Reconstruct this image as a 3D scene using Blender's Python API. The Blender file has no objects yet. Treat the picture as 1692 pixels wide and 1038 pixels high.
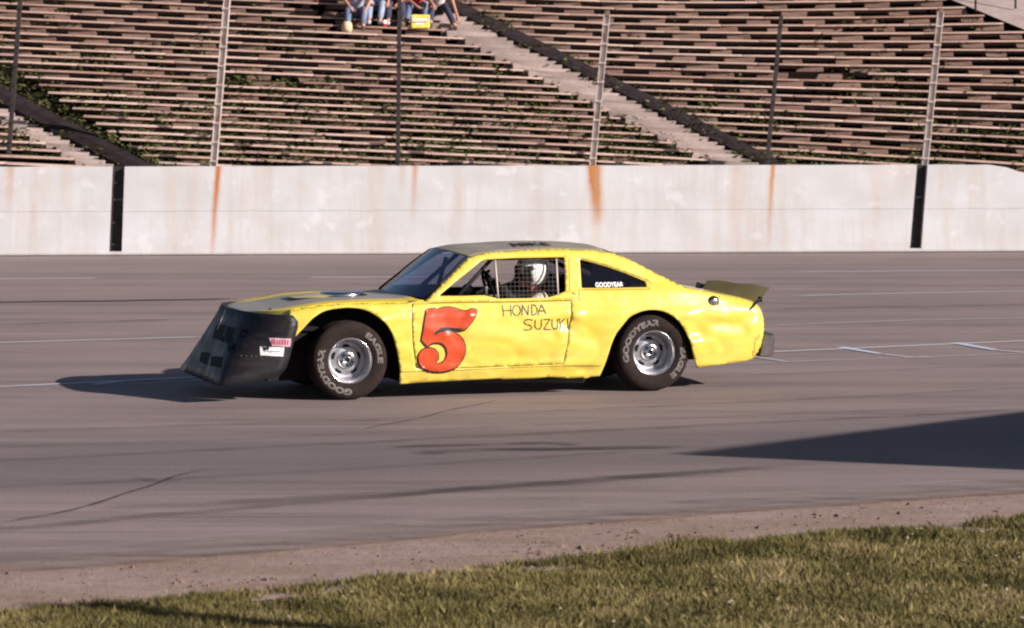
import bpy, bmesh, math, random
import numpy as np
from mathutils import Vector, Matrix, noise
from mathutils.geometry import delaunay_2d_cdt

random.seed(5)
scene = bpy.context.scene
COL = scene.collection

# ------------------------------------------------------------------ camera
FPX, PIT, CAMH = 5640.0, math.atan(412 / 5640.0), 2.95
cam_data = bpy.data.cameras.new('camera')
cam = bpy.data.objects.new('camera', cam_data)
COL.objects.link(cam)
cam.location = (0, 0, CAMH)
cam.rotation_euler = (math.radians(90) - PIT, 0, 0)
cam_data.sensor_width = 36.0
cam_data.lens = FPX / 1692 * 36.0
cam_data.clip_start = 0.5
cam_data.clip_end = 2000
cam_data.dof.use_dof = True
cam_data.dof.focus_distance = 30.3
cam_data.dof.aperture_fstop = 4.5
scene.camera = cam

# ------------------------------------------------------------------ light
SUN_AZ = math.radians(28)      # how far the sun stands on the camera's side of "right"
SUN_EL = math.radians(23)
world = bpy.data.worlds.new('World')
scene.world = world
world.use_nodes = True
wn = world.node_tree.nodes
wl = world.node_tree.links
sky = wn.new('ShaderNodeTexSky')
sky.sky_type = 'NISHITA'
sky.sun_disc = False
sky.sun_elevation = SUN_EL
to_sun = Vector((math.cos(SUN_AZ) * math.cos(SUN_EL), -math.sin(SUN_AZ) * math.cos(SUN_EL), math.sin(SUN_EL)))
sky.sun_rotation = math.atan2(to_sun.x, to_sun.y)
sky.dust_density = 0.6
sky.air_density = 0.75
wl.new(sky.outputs[0], wn['Background'].inputs[0])
wn['Background'].inputs[1].default_value = 0.05
sun_d = bpy.data.lights.new('sun', 'SUN')
sun_d.energy = 5.0
sun_d.angle = math.radians(0.55)
sun_d.color = (1.0, 0.92, 0.85)
sun = bpy.data.objects.new('sun', sun_d)
COL.objects.link(sun)
sun.rotation_euler = (-to_sun).to_track_quat('-Z', 'Y').to_euler()
sun.location = (20, -10, 20)
vs = scene.view_settings
vs.view_transform = 'Standard'
vs.look = 'None'
vs.gamma = 1
vs.use_curve_mapping = False
vs.exposure = 0.62
scene.render.filter_size = 1.9
scene.cycles.pixel_filter_type = 'BLACKMAN_HARRIS'
scene.cycles.filter_width = 2.1
scene.cycles.max_bounces = 6
scene.cycles.transparent_max_bounces = 12


# ------------------------------------------------------------------ the lens, to set sizes and places from the photograph
def ray(px, py):
    a = (px - 846) / FPX
    b = -(py - 519) / FPX
    return Vector((a, math.cos(PIT) + b * math.sin(PIT), -math.sin(PIT) + b * math.cos(PIT)))


def ground(px, py, z=0.0):
    d = ray(px, py)
    t = (z - CAMH) / d.z
    return Vector((d.x * t, d.y * t, z))


def at(px, py, dist):
    d = ray(px, py)
    t = dist / d.y
    return Vector((d.x * t, dist, CAMH + d.z * t))


# ------------------------------------------------------------------ helpers
def put(o, label=None, cat=None, group=None, kind=None):
    if label: o['label'] = label
    if cat: o['category'] = cat
    if group: o['group'] = group
    if kind: o['kind'] = kind
    return o


def empty(name, loc=(0, 0, 0), rz=0.0, label=None, cat=None, group=None):
    o = bpy.data.objects.new(name, None)
    COL.objects.link(o)
    o.location = loc
    o.rotation_euler = (0, 0, rz)
    return put(o, label, cat, group)


def link(name, me, parent=None, loc=None, rot=None):
    o = bpy.data.objects.new(name, me)
    COL.objects.link(o)
    if parent is not None: o.parent = parent
    if loc is not None: o.location = loc
    if rot is not None: o.rotation_euler = rot
    return o


def mesh(name, verts, faces, mat, smooth=False):
    me = bpy.data.meshes.new(name)
    me.from_pydata([tuple(v) for v in verts], [], faces)
    for m in (mat if isinstance(mat, (list, tuple)) else [mat]):
        me.materials.append(m)
    if smooth:
        me.polygons.foreach_set('use_smooth', [True] * len(me.polygons))
    me.update()
    return me


def from_bm(name, bm, mat, smooth=False):
    bmesh.ops.recalc_face_normals(bm, faces=bm.faces)
    me = bpy.data.meshes.new(name)
    bm.to_mesh(me)
    bm.free()
    for m in (mat if isinstance(mat, (list, tuple)) else [mat]):
        me.materials.append(m)
    if smooth:
        me.polygons.foreach_set('use_smooth', [True] * len(me.polygons))
    return me


def bm_box(bm, c, s, rot=None, bevel=0.0):
    r = bmesh.ops.create_cube(bm, size=1.0)
    vsx = r['verts']
    m = Matrix.Translation(c) @ (rot.to_4x4() if rot else Matrix()) @ Matrix.Diagonal((s[0], s[1], s[2], 1))
    bmesh.ops.transform(bm, matrix=m, verts=vsx)
    if bevel:
        es = list({e for v in vsx for e in v.link_edges})
        bmesh.ops.bevel(bm, geom=es, offset=bevel, segments=2, affect='EDGES', profile=0.6)


def box(name, c, s, mat, parent=None, rot=None, bevel=0.0):
    bm = bmesh.new()
    bm_box(bm, Vector(c), s, rot, bevel)
    return link(name, from_bm(name, bm, mat), parent)


def bm_tube(bm, pts, r, seg=8, cap=True):
    pts = [Vector(p) for p in pts]
    rs = r if isinstance(r, (list, tuple)) else [r] * len(pts)
    rings = []
    for i, p in enumerate(pts):
        d = (pts[min(i + 1, len(pts) - 1)] - pts[max(i - 1, 0)]).normalized()
        up = Vector((0, 0, 1)) if abs(d.z) < .9 else Vector((1, 0, 0))
        x = d.cross(up).normalized()
        y = d.cross(x)
        rings.append([bm.verts.new(p + (x * math.cos(2 * math.pi * k / seg) + y * math.sin(2 * math.pi * k / seg)) * rs[i]) for k in range(seg)])
    for a, b in zip(rings, rings[1:]):
        for k in range(seg):
            bm.faces.new((a[k], a[(k + 1) % seg], b[(k + 1) % seg], b[k]))
    if cap:
        bm.faces.new(rings[0][::-1])
        bm.faces.new(rings[-1])


def tube(name, pts, r, mat, parent=None, seg=8):
    bm = bmesh.new()
    bm_tube(bm, pts, r, seg)
    return link(name, from_bm(name, bm, mat, True), parent)


def bm_lathe(bm, prof, seg=48, closed=False, axis='y'):
    """prof: list of (offset along axis, radius)"""
    rings = []
    for (o, r) in prof:
        if r < 1e-5:
            rings.append([bm.verts.new((0, o, 0))])
        else:
            rings.append([bm.verts.new((r * math.sin(2 * math.pi * k / seg), o, r * math.cos(2 * math.pi * k / seg))) for k in range(seg)])
    for a, b in zip(rings, rings[1:]):
        for k in range(seg):
            k2 = (k + 1) % seg
            if len(a) == 1 and len(b) == 1: continue
            if len(a) == 1: bm.faces.new((a[0], b[k2], b[k]))
            elif len(b) == 1: bm.faces.new((a[k], a[k2], b[0]))
            else: bm.faces.new((a[k], a[k2], b[k2], b[k]))


def cr(pts, n=5, closed=False):
    """Catmull-Rom through the points"""
    out = []
    N = len(pts)
    P = [Vector(p) for p in pts]
    for i in range(N if closed else N - 1):
        if closed:
            p0, p1, p2, p3 = P[(i - 1) % N], P[i], P[(i + 1) % N], P[(i + 2) % N]
        else:
            p0, p1, p2, p3 = P[max(i - 1, 0)], P[i], P[i + 1], P[min(i + 2, N - 1)]
        for k in range(n):
            t = k / n
            out.append(0.5 * ((2 * p1) + (p2 - p0) * t + (2 * p0 - 5 * p1 + 4 * p2 - p3) * t * t + (3 * p1 - p0 - 3 * p2 + p3) * t ** 3))
    if not closed: out.append(P[-1])
    return [tuple(p) for p in out]


# ------------------------------------------------------------------ materials
class NT:
    def __init__(s, name):
        s.m = bpy.data.materials.new(name)
        s.m.use_nodes = True
        s.n = s.m.node_tree.nodes
        s.l = s.m.node_tree.links
        s.b = s.n['Principled BSDF']
        s.tc = s.n.new('ShaderNodeTexCoord')

    def put(s, v, sock):
        if isinstance(v, bpy.types.NodeSocket): s.l.new(v, sock)
        elif v is not None: sock.default_value = v

    def map(s, scale=(1, 1, 1), src='Object', rot=(0, 0, 0), loc=(0, 0, 0)):
        n = s.n.new('ShaderNodeMapping')
        s.l.new(s.tc.outputs[src], n.inputs[0])
        n.inputs['Scale'].default_value = scale
        n.inputs['Rotation'].default_value = rot
        n.inputs['Location'].default_value = loc
        return n.outputs[0]

    def noise(s, scale=5, detail=4, rough=.6, vec=None, dist=0):
        n = s.n.new('ShaderNodeTexNoise')
        n.inputs['Scale'].default_value = scale
        n.inputs['Detail'].default_value = detail
        n.inputs['Roughness'].default_value = rough
        n.inputs['Distortion'].default_value = dist
        s.l.new(vec if vec is not None else s.tc.outputs['Object'], n.inputs['Vector'])
        return n.outputs[0]

    def ramp(s, f, stops):
        n = s.n.new('ShaderNodeValToRGB')
        s.l.new(f, n.inputs[0])
        e = n.color_ramp.elements
        while len(e) < len(stops): e.new(.5)
        for i, (p, c) in enumerate(stops):
            e[i].position = p
            e[i].color = (c, c, c, 1) if isinstance(c, (int, float)) else (*c, 1)
        return n.outputs[0]

    def math(s, op, a, b=None, c=None, clamp=False):
        n = s.n.new('ShaderNodeMath')
        n.operation = op
        n.use_clamp = clamp
        s.put(a, n.inputs[0])
        if b is not None: s.put(b, n.inputs[1])
        if c is not None: s.put(c, n.inputs[2])
        return n.outputs[0]

    def mix(s, f, a, b, mode='MIX'):
        n = s.n.new('ShaderNodeMix')
        n.data_type = 'RGBA'
        n.blend_type = mode
        s.put(f, n.inputs[0])
        s.put((*a, 1) if isinstance(a, tuple) else a, n.inputs[6])
        s.put((*b, 1) if isinstance(b, tuple) else b, n.inputs[7])
        return n.outputs[2]

    def bump(s, h, strength=.3, dist=.01):
        n = s.n.new('ShaderNodeBump')
        n.inputs['Strength'].default_value = strength
        n.inputs['Distance'].default_value = dist
        s.l.new(h, n.inputs['Height'])
        s.l.new(n.outputs[0], s.b.inputs['Normal'])

    def set(s, color=None, rough=None, metal=None, spec=None, coat=None):
        if color is not None: s.put((*color, 1) if isinstance(color, tuple) else color, s.b.inputs['Base Color'])
        s.put(rough, s.b.inputs['Roughness'])
        s.put(metal, s.b.inputs['Metallic'])
        s.put(spec, s.b.inputs['Specular IOR Level'])
        if coat is not None:
            s.b.inputs['Coat Weight'].default_value = coat
            s.b.inputs['Coat Roughness'].default_value = .06
        return s.m


def plain(name, c, rough=.6, metal=0.0, var=.25, scale=8, coat=None, bump=0):
    t = NT(name)
    nz = t.noise(scale, 5, .65)
    col = t.mix(t.ramp(nz, [(.3, 0.0), (.7, 1.0)]), tuple(x * (1 - var) for x in c), tuple(min(1, x * (1 + var)) for x in c))
    if bump: t.bump(t.noise(scale * 6, 4), .4, bump)
    return t.set(col, rough, metal, coat=coat)


# asphalt, streaked along the racing line (the line runs a little away to the right)
def asphalt():
    t = NT('asphalt')
    rz = math.radians(-20)
    big = t.noise(.35, 4, .6)
    st1 = t.noise(1.0, 5, .62, t.map((.09, 1.5, 1), rot=(0, 0, rz)))
    st2 = t.noise(1.0, 6, .7, t.map((.25, 9, 1), rot=(0, 0, rz)))
    st3 = t.noise(1.0, 4, .7, t.map((.35, 30, 1), rot=(0, 0, math.radians(-16)), loc=(3, 7, 0)))
    st4 = t.noise(1.0, 3, .8, t.map((.5, 60, 1), rot=(0, 0, math.radians(-19)), loc=(1, 2, 0)))
    fine = t.noise(55, 3, .8)
    grit = t.noise(220, 2, .8)
    c = t.mix(t.ramp(st1, [(.36, 0.0), (.66, 1.0)]), (.200, .153, .143), (.290, .224, .211))
    c = t.mix(t.math('MULTIPLY', t.ramp(st2, [(.3, 1.0), (.5, 0.0)]), .42), c, (.062, .050, .056))
    c = t.mix(t.math('MULTIPLY', t.ramp(st3, [(.28, 1.0), (.44, 0.0)]), .38), c, (.060, .050, .055))
    c = t.mix(t.math('MULTIPLY', t.ramp(big, [(.4, 0.0), (.7, 1.0)]), .35), c, (.345, .262, .245))
    c = t.mix(1.0, c, t.ramp(st4, [(.3, .84), (.7, 1.14)]), 'MULTIPLY')
    vor = t.n.new('ShaderNodeTexVoronoi')
    vor.inputs['Scale'].default_value = 90
    t.l.new(t.tc.outputs['Object'], vor.inputs['Vector'])
    c = t.mix(1.0, c, t.ramp(vor.outputs['Distance'], [(.05, 1.35), (.35, .95)]), 'MULTIPLY')
    # the near lane carries darker rubber, the outer groove under the wall is paler
    sep = t.n.new('ShaderNodeSeparateXYZ')
    t.l.new(t.tc.outputs['Object'], sep.inputs[0])
    lane = t.math('SUBTRACT', sep.outputs[1], t.math('MULTIPLY', sep.outputs[0], .30))
    mr = t.n.new('ShaderNodeMapRange')
    mr.interpolation_type = 'SMOOTHSTEP'
    t.l.new(t.math('ADD', lane, t.math('MULTIPLY', st1, 1.5)), mr.inputs[0])
    mr.inputs[1].default_value = 27.2
    mr.inputs[2].default_value = 29.6
    mr.inputs[3].default_value = 1.0
    mr.inputs[4].default_value = 0.0
    edge = t.n.new('ShaderNodeMapRange')
    edge.interpolation_type = 'SMOOTHSTEP'
    t.l.new(lane, edge.inputs[0])
    edge.inputs[1].default_value = 23.6
    edge.inputs[2].default_value = 25.4
    c = t.mix(t.math('MULTIPLY', t.math('MULTIPLY', mr.outputs[0], edge.outputs[0]), .62), c, (.122, .096, .100))
    spk = t.ramp(fine, [(.3, .66), (.7, 1.34)])
    c = t.mix(1.0, c, spk, 'MULTIPLY')
    c = t.mix(1.0, c, t.ramp(grit, [(.3, .8), (.7, 1.2)]), 'MULTIPLY')
    t.bump(t.math('ADD', fine, grit), .35, .004)
    return t.set(c, t.ramp(st2, [(.3, .62), (.7, .85)]), spec=.3)


def decal(name, color, thr=(.35, .6), rough=.7, wscale=(2, 14, 1), amount=.9):
    """worn mark on the road: thin sheet whose paint has worn away in places; UV v runs across"""
    t = NT(name)
    t.set(color, rough, spec=.2)
    sep = t.n.new('ShaderNodeSeparateXYZ')
    t.l.new(t.tc.outputs['UV'], sep.inputs[0])
    v = t.math('ABSOLUTE', t.math('SUBTRACT', t.math('MULTIPLY', sep.outputs[1], 2.0), 1.0))
    edge = t.math('SUBTRACT', 1.0, t.math('POWER', v, 3.0), clamp=True)
    ends = t.math('MULTIPLY', t.math('MINIMUM', t.math('MULTIPLY', sep.outputs[0], 12.0), 1.0),
                  t.math('MINIMUM', t.math('MULTIPLY', t.math('SUBTRACT', 1.0, sep.outputs[0]), 12.0), 1.0), clamp=True)
    nz = t.ramp(t.noise(1.0, 5, .7, t.map(wscale)), [(thr[0], 0.0), (thr[1], 1.0)])
    a = t.math('MULTIPLY', t.math('MULTIPLY', edge, ends), t.math('MULTIPLY', nz, amount), clamp=True)
    tr = t.n.new('ShaderNodeBsdfTransparent')
    mx = t.n.new('ShaderNodeMixShader')
    t.l.new(a, mx.inputs[0])
    t.l.new(tr.outputs[0], mx.inputs[1])
    t.l.new(t.b.outputs[0], mx.inputs[2])
    t.l.new(mx.outputs[0], t.n['Material Output'].inputs[0])
    return t.m


def glass(name, tint, refl_rough=.03, trans=.75, body_c=(.02, .02, .035)):
    t = NT(name)
    tr = t.n.new('ShaderNodeBsdfTransparent')
    tr.inputs[0].default_value = (*tint, 1)
    gl = t.n.new('ShaderNodeBsdfGlossy')
    gl.inputs['Roughness'].default_value = refl_rough
    gl.inputs[0].default_value = (.9, .93, 1, 1)
    t.set(body_c, .12)
    fr = t.n.new('ShaderNodeFresnel')
    fr.inputs[0].default_value = 1.5
    m1 = t.n.new('ShaderNodeMixShader')
    m1.inputs[0].default_value = trans
    t.l.new(t.b.outputs[0], m1.inputs[1])
    t.l.new(tr.outputs[0], m1.inputs[2])
    m2 = t.n.new('ShaderNodeMixShader')
    t.l.new(fr.outputs[0], m2.inputs[0])
    t.l.new(m1.outputs[0], m2.inputs[1])
    t.l.new(gl.outputs[0], m2.inputs[2])
    t.l.new(m2.outputs[0], t.n['Material Output'].inputs[0])
    return t.m


def car_paint():
    t = NT('yellow_paint')
    nz = t.noise(2.3, 5, .6)
    fade = t.noise(9, 6, .7)
    c = t.mix(t.ramp(nz, [(.35, 0.0), (.7, 1.0)]), (.69, .515, .055), (.73, .565, .105))
    c = t.mix(t.math('MULTIPLY', t.ramp(fade, [(.58, 0.0), (.72, 1.0)]), .22), c, (.78, .63, .30))
    # grime specks and scuffs, denser low down
    sep = t.n.new('ShaderNodeSeparateXYZ')
    t.l.new(t.tc.outputs['Object'], sep.inputs[0])
    low = t.math('SUBTRACT', 1.0, t.math('MULTIPLY', sep.outputs[2], 2.4), clamp=True)
    g = t.noise(1, 7, .75, t.map((3.5, 3.5, 13)))
    gm = t.math('MULTIPLY', t.ramp(g, [(.50, 0.0), (.68, 1.0)]), t.math('ADD', t.math('MULTIPLY', low, .75), .09))
    c = t.mix(gm, c, (.26, .17, .05))
    sp = t.noise(70, 3, .8)
    c = t.mix(t.math('MULTIPLY', t.ramp(sp, [(.70, 0.0), (.76, 1.0)]), .35), c, (.15, .08, .03))
    t.set(c, t.ramp(fade, [(.3, .24), (.7, .38)]), spec=.6, coat=1.0)
    t.b.inputs['Coat Roughness'].default_value = .085
    t.bump(t.noise(3.2, 3, .5), .35, .02)
    return t.m


def grey_paint():
    t = NT('grey_primer')
    nz = t.noise(4, 6, .65)
    c = t.mix(t.ramp(nz, [(.35, 0.0), (.65, 1.0)]), (.25, .215, .16), (.36, .31, .23))
    return t.set(c, .42, spec=.4)


def hood_paint():
    """grey hood whose outer edges keep streaks of the yellow"""
    t = NT('hood_paint')
    sep = t.n.new('ShaderNodeSeparateXYZ')
    t.l.new(t.tc.outputs['Object'], sep.inputs[0])
    av = t.math('ABSOLUTE', sep.outputs[1])
    wob = t.noise(1, 3, .5, t.map((1.3, 3, 1)))
    e = t.math('ADD', av, t.math('MULTIPLY', t.math('SUBTRACT', wob, .5), .3))
    edge = t.ramp(e, [(.52, 0.0), (.58, 1.0)])
    c = t.mix(edge, t.mix(t.noise(6, 5, .7), (.25, .22, .185), (.37, .325, .275)), (.78, .57, .04))
    return t.set(c, .4, spec=.4)


def wall_mat(stains):
    t = NT('white_wall_paint')
    big = t.noise(1, 5, .6, t.map((.9, .9, 1.4)))
    stv = t.noise(1, 6, .7, t.map((3.2, 1, .45)))
    stw = t.noise(1, 5, .7, t.map((9, 1, .8), loc=(4, 0, 2)))
    fine = t.noise(30, 5, .75)
    c = t.mix(t.ramp(big, [(.3, 0.0), (.7, 1.0)]), (.50, .49, .495), (.60, .60, .63))
    c = t.mix(t.math('MULTIPLY', t.ramp(stv, [(.46, 0.0), (.74, 1.0)]), .75), c, (.50, .415, .365))
    c = t.mix(t.math('MULTIPLY', t.ramp(stw, [(.58, 0.0), (.80, 1.0)]), .40), c, (.52, .40, .34))
    c = t.mix(t.math('MULTIPLY', t.ramp(t.noise(2.6, 3, .5, t.map((1, 1, 1.2), loc=(9, 1, 3))), [(.62, 0.0), (.70, 1.0)]), .4), c, (.72, .70, .73))
    c = t.mix(t.math('MULTIPLY', t.ramp(fine, [(.55, 0.0), (.8, 1.0)]), .25), c, (.45, .38, .35))
    sep = t.n.new('ShaderNodeSeparateXYZ')
    t.l.new(t.tc.outputs['Object'], sep.inputs[0])
    X, Z = sep.outputs[0], sep.outputs[2]
    wob = t.math('MULTIPLY', t.math('SUBTRACT', t.noise(1, 4, .6, t.map((.1, .1, 5))), .5), .07)
    for (x0, slope, w, reach, amt, col) in stains:
        # rust that ran down from a post foot
        xx = t.math('SUBTRACT', t.math('ADD', X, wob), t.math('ADD', x0, t.math('MULTIPLY', t.math('SUBTRACT', 1.37, Z), slope)))
        g = t.math('EXPONENT', t.math('MULTIPLY', t.math('POWER', t.math('DIVIDE', xx, w * .8), 2.0), -1.0))
        dn = t.math('SUBTRACT', 1.0, t.math('DIVIDE', t.math('SUBTRACT', 1.37, Z), reach), clamp=True)
        k = t.math('MULTIPLY', t.math('MULTIPLY', g, t.math('POWER', dn, .7)), amt, clamp=True)
        k = t.math('MULTIPLY', k, t.math('ADD', .55, t.math('MULTIPLY', stw, .9)), clamp=True)
        c = t.mix(k, c, col)
    # tyre and dirt smear along the foot
    ft = t.math('SUBTRACT', 1.0, t.math('MULTIPLY', Z, 5.0), clamp=True)
    c = t.mix(t.math('MULTIPLY', ft, t.math('MULTIPLY', stv, .7)), c, (.40, .32, .29))
    t.bump(t.math('ADD', fine, t.math('MULTIPLY', big, 2.0)), .4, .006)
    return t.set(c, .85, spec=.2)


def dirt_mat():
    t = NT('dirt')
    n1 = t.noise(1.2, 6, .7, t.map((.6, 1.4, 1)))
    n2 = t.noise(14, 6, .75)
    n3 = t.noise(45, 4, .75)
    c = t.mix(t.ramp(n1, [(.35, 0.0), (.65, 1.0)]), (.30, .205, .165), (.40, .30, .26))
    c = t.mix(t.math('MULTIPLY', t.ramp(n2, [(.5, 0.0), (.68, 1.0)]), .6), c, (.115, .07, .055))
    c = t.mix(t.math('MULTIPLY', t.ramp(n3, [(.55, 0.0), (.72, 1.0)]), .35), c, (.36, .28, .26))
    t.bump(t.math('ADD', n2, n3), .8, .02)
    return t.set(c, .95, spec=.1)


def soil_mat():
    t = NT('grassy_soil')
    n1 = t.noise(2.5, 6, .7)
    c = t.mix(t.ramp(n1, [(.35, 0.0), (.65, 1.0)]), (.045, .050, .018), (.085, .070, .035))
    t.bump(t.noise(20, 5, .7), .8, .02)
    return t.set(c, .95, spec=.1)


def leaf_mat(name, cols, scale=1.3, rough=.65):
    t = NT(name)
    at_ = t.n.new('ShaderNodeAttribute')
    at_.attribute_name = 'tone'
    n1 = t.ramp(t.noise(scale, 4, .6), [(.3, 0.0), (.7, 1.0)])
    f = t.math('MULTIPLY', t.math('ADD', at_.outputs['Fac'], n1), .5)
    c = t.ramp(f, [(i / (len(cols) - 1) * .8 + .1, k) for i, k in enumerate(cols)])
    t.set(c, rough, spec=.25)
    t.b.inputs['Subsurface Weight'].default_value = 0
    return t.m


def concrete(name, a, b, scale=3):
    t = NT(name)
    n1 = t.noise(scale, 6, .7)
    n2 = t.noise(scale * 9, 5, .75)
    oi = t.n.new('ShaderNodeObjectInfo')
    c = t.mix(t.ramp(n1, [(.3, 0.0), (.7, 1.0)]), a, b)
    c = t.mix(t.math('MULTIPLY', t.ramp(n2, [(.5, 0.0), (.75, 1.0)]), .5), c, tuple(x * .5 for x in a))
    c = t.mix(1.0, c, t.ramp(oi.outputs['Random'], [(0, .78), (1, 1.12)]), 'MULTIPLY')
    t.bump(n2, .6, .01)
    return t.set(c, .92, spec=.15)


M = {}
M['asphalt'] = asphalt()
M['dirt'] = dirt_mat()
M['soil'] = soil_mat()
M['yellow'] = car_paint()
M['grey'] = grey_paint()
M['hood'] = hood_paint()
M['black'] = plain('black_paint', (.012, .011, .012), .7, var=.3)
M['interior'] = plain('cabin_black', (.018, .014, .016), .8)
for k_ in ('interior', 'black'): M[k_].node_tree.nodes['Principled BSDF'].inputs['Specular IOR Level'].default_value = .08
M['line'] = plain('seam_shadow', (.05, .03, .015), .8)
M['number_orange'] = plain('orange_vinyl', (.56, .066, .018), .3, var=.12, scale=5, coat=.4)
M['number_black'] = plain('black_vinyl', (.022, .014, .014), .35, coat=.3)
M['hand_black'] = plain('brush_black', (.04, .02, .014), .5)
M['white_print'] = plain('white_print', (.78, .76, .76), .5, var=.05)
M['tyre_print'] = plain('tyre_print', (.14, .12, .112), .8, var=.4, scale=14)
M['tyre'] = plain('tyre_rubber', (.022, .014, .012), .9, var=.35, scale=20, bump=.003)
def translucent_sheet():
    t = NT('olive_sheet')
    n = t.noise(5, 4, .6)
    c = t.mix(n, (.22, .19, .085), (.30, .26, .13))
    t.set(c, .45)
    tl = t.n.new('ShaderNodeBsdfTranslucent')
    t.l.new(c, tl.inputs[0])
    mx = t.n.new('ShaderNodeMixShader')
    mx.inputs[0].default_value = .5
    t.l.new(t.b.outputs[0], mx.inputs[1])
    t.l.new(tl.outputs[0], mx.inputs[2])
    t.l.new(mx.outputs[0], t.n['Material Output'].inputs[0])
    return t.m


M['tyre'].node_tree.nodes['Principled BSDF'].inputs['Specular IOR Level'].default_value = .22
M['chrome'] = plain('polished_alloy', (.72, .70, .72), .2, 1.0, var=.08)
M['alloy'] = plain('cast_alloy', (.40, .39, .42), .42, .75, var=.12)
M['alloy_dull'] = plain('dull_alloy', (.33, .30, .32), .5, .7, var=.2)
M['bumper'] = plain('dull_chrome', (.12, .105, .105), .42, .8, var=.3, scale=12)
M['spoiler'] = translucent_sheet()
M['bar'] = plain('roll_bar_paint', (.50, .42, .38), .5)
M['dark_bar'] = plain('dark_bar_paint', (.03, .025, .028), .5)
M['net'] = plain('net_webbing', (.19, .15, .14), .8)
M['windshield'] = glass('blue_windshield', (.48, .58, .88), .03, .72, (.04, .065, .17))
M['quarter_glass'] = glass('smoked_glass', (.40, .39, .47), .04, .86)
M['helmet'] = plain('helmet_white', (.82, .80, .78), .25, var=.04, coat=.4)
M['skin'] = plain('skin', (.48, .235, .15), .55, var=.12)
M['red_skin'] = plain('flushed_skin', (.42, .13, .08), .55, var=.12)
M['hair'] = plain('brown_hair', (.06, .03, .015), .6)
M['suit'] = plain('pale_racing_suit', (.55, .50, .40), .8, var=.25, scale=14)
M['black_cloth'] = plain('black_cloth', (.018, .013, .014), .9)
M['bench'] = plain('weathered_plank', (.46, .305, .25), .85, var=.3, scale=3, bump=.004)
M['bench_pale'] = plain('pale_weathered_plank', (.58, .41, .345), .85, var=.3, scale=3, bump=.004)
M['bench_dark'] = plain('brown_weathered_plank', (.36, .215, .17), .9, var=.35, scale=3, bump=.004)
M['block'] = concrete('old_concrete_block', (.215, .122, .095), (.31, .205, .168))
M['step'] = concrete('pale_concrete_step', (.31, .235, .21), (.45, .36, .335))
M['terrace'] = concrete('terrace_shade_and_dirt', (.007, .003, .003), (.020, .009, .008), 2)  # near-black base colour carries the deep shade between the benches
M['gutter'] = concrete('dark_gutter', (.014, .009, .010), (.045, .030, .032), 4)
M['post_dark'] = plain('dark_steel', (.028, .018, .018), .7, var=.4, scale=10)


def post_paint():
    t = NT('rusty_white_post')
    n = t.noise(1, 6, .7, t.map((6, 6, 4)))
    c = t.mix(t.ramp(n, [(.50, 0.0), (.66, 1.0)]), (.60, .53, .50), (.34, .17, .10))
    return t.set(c, .8)


M['post_light'] = post_paint()
M['slot'] = plain('slot_steel', (.022, .015, .014), .6, var=.5, scale=6)


def plastic():
    t = NT('black_plastic')
    n = t.noise(5, 6, .7)
    s = t.noise(1, 5, .7, t.map((3, 3, 14)))
    c = t.mix(t.math('MULTIPLY', t.ramp(s, [(.48, 0.0), (.75, 1.0)]), .5), (.013, .012, .015), (.070, .048, .043))
    t.set(c, t.ramp(n, [(.3, .36), (.7, .6)]), spec=.28)
    t.bump(t.noise(6, 3, .5), .4, .02)
    return t.m


M['plastic'] = plastic()

# ------------------------------------------------------------------ ground, track, verge
# edge of the asphalt and of the grass, in metres, as y over x
e0, e1, e2 = ground(0, 930), ground(846, 862), ground(1692, 802)
EDGE = [(-60, e0.y - 7.0), (-30, e0.y - 3.6), (-12, e0.y - 1.9), (e0.x - 2, e0.y - .55), (e0.x, e0.y), (e1.x, e1.y), (e2.x, e2.y), (e2.x + 5, e2.y + 2.3), (30, e2.y + 10), (60, e2.y + 20)]
g0, g1, g2, g3 = ground(0, 1012), ground(450, 968), ground(900, 922), ground(1692, 852)
GRASS = [(-60, g0.y - 8), (-12, g0.y - 2.0), (g0.x - 1, g0.y - .2), (g0.x, g0.y), (g1.x, g1.y), (g2.x, g2.y), (g3.x, g3.y), (g3.x + 5, g3.y + 2.1), (30, g3.y + 10), (60, g3.y + 20)]


def yat(poly, x):
    for (a, b) in zip(poly, poly[1:]):
        if x <= b[0]:
            k = (x - a[0]) / (b[0] - a[0])
            return a[1] + (b[1] - a[1]) * k
    return poly[-1][1]


o = link('ground', mesh('ground', [(-400, -300, -.03), (400, -300, -.03), (400, 500, -.03), (-400, 500, -.03)], [(0, 1, 2, 3)], M['soil']))
put(o, kind='structure')
xs = np.concatenate([np.arange(-60, -6, 2.0), np.arange(-6, 8, .12), np.arange(8, 61, 2.0)])


def strip(name, ylo, yhi, z, mat, kind='structure', zlo=None):
    v, f = [], []
    for x in xs:
        v += [(x, ylo(x), z if zlo is None else zlo), (x, yhi(x), z)]
    for i in range(len(xs) - 1):
        f.append((2 * i, 2 * i + 2, 2 * i + 3, 2 * i + 1))
    return put(link(name, mesh(name, v, f, mat)), kind=kind)


def nz1(x, s, seed=0):
    return noise.noise(Vector((x * s, seed * 7.3, seed * 1.7)))


strip('race_track', lambda x: yat(EDGE, x) + .05 * nz1(x, 1.5, 1) + .02 * nz1(x, 9, 4), lambda x: 60.0, 0.0, M['asphalt'])
strip('dirt_verge', lambda x: yat(GRASS, x) - .5, lambda x: yat(EDGE, x) + .2, -.002, M['dirt'])
strip('grass_soil', lambda x: -60, lambda x: yat(GRASS, x) + .12 * nz1(x, 1.1, 2) + .05 * nz1(x, 6, 3), -.004, M['soil'])

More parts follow.
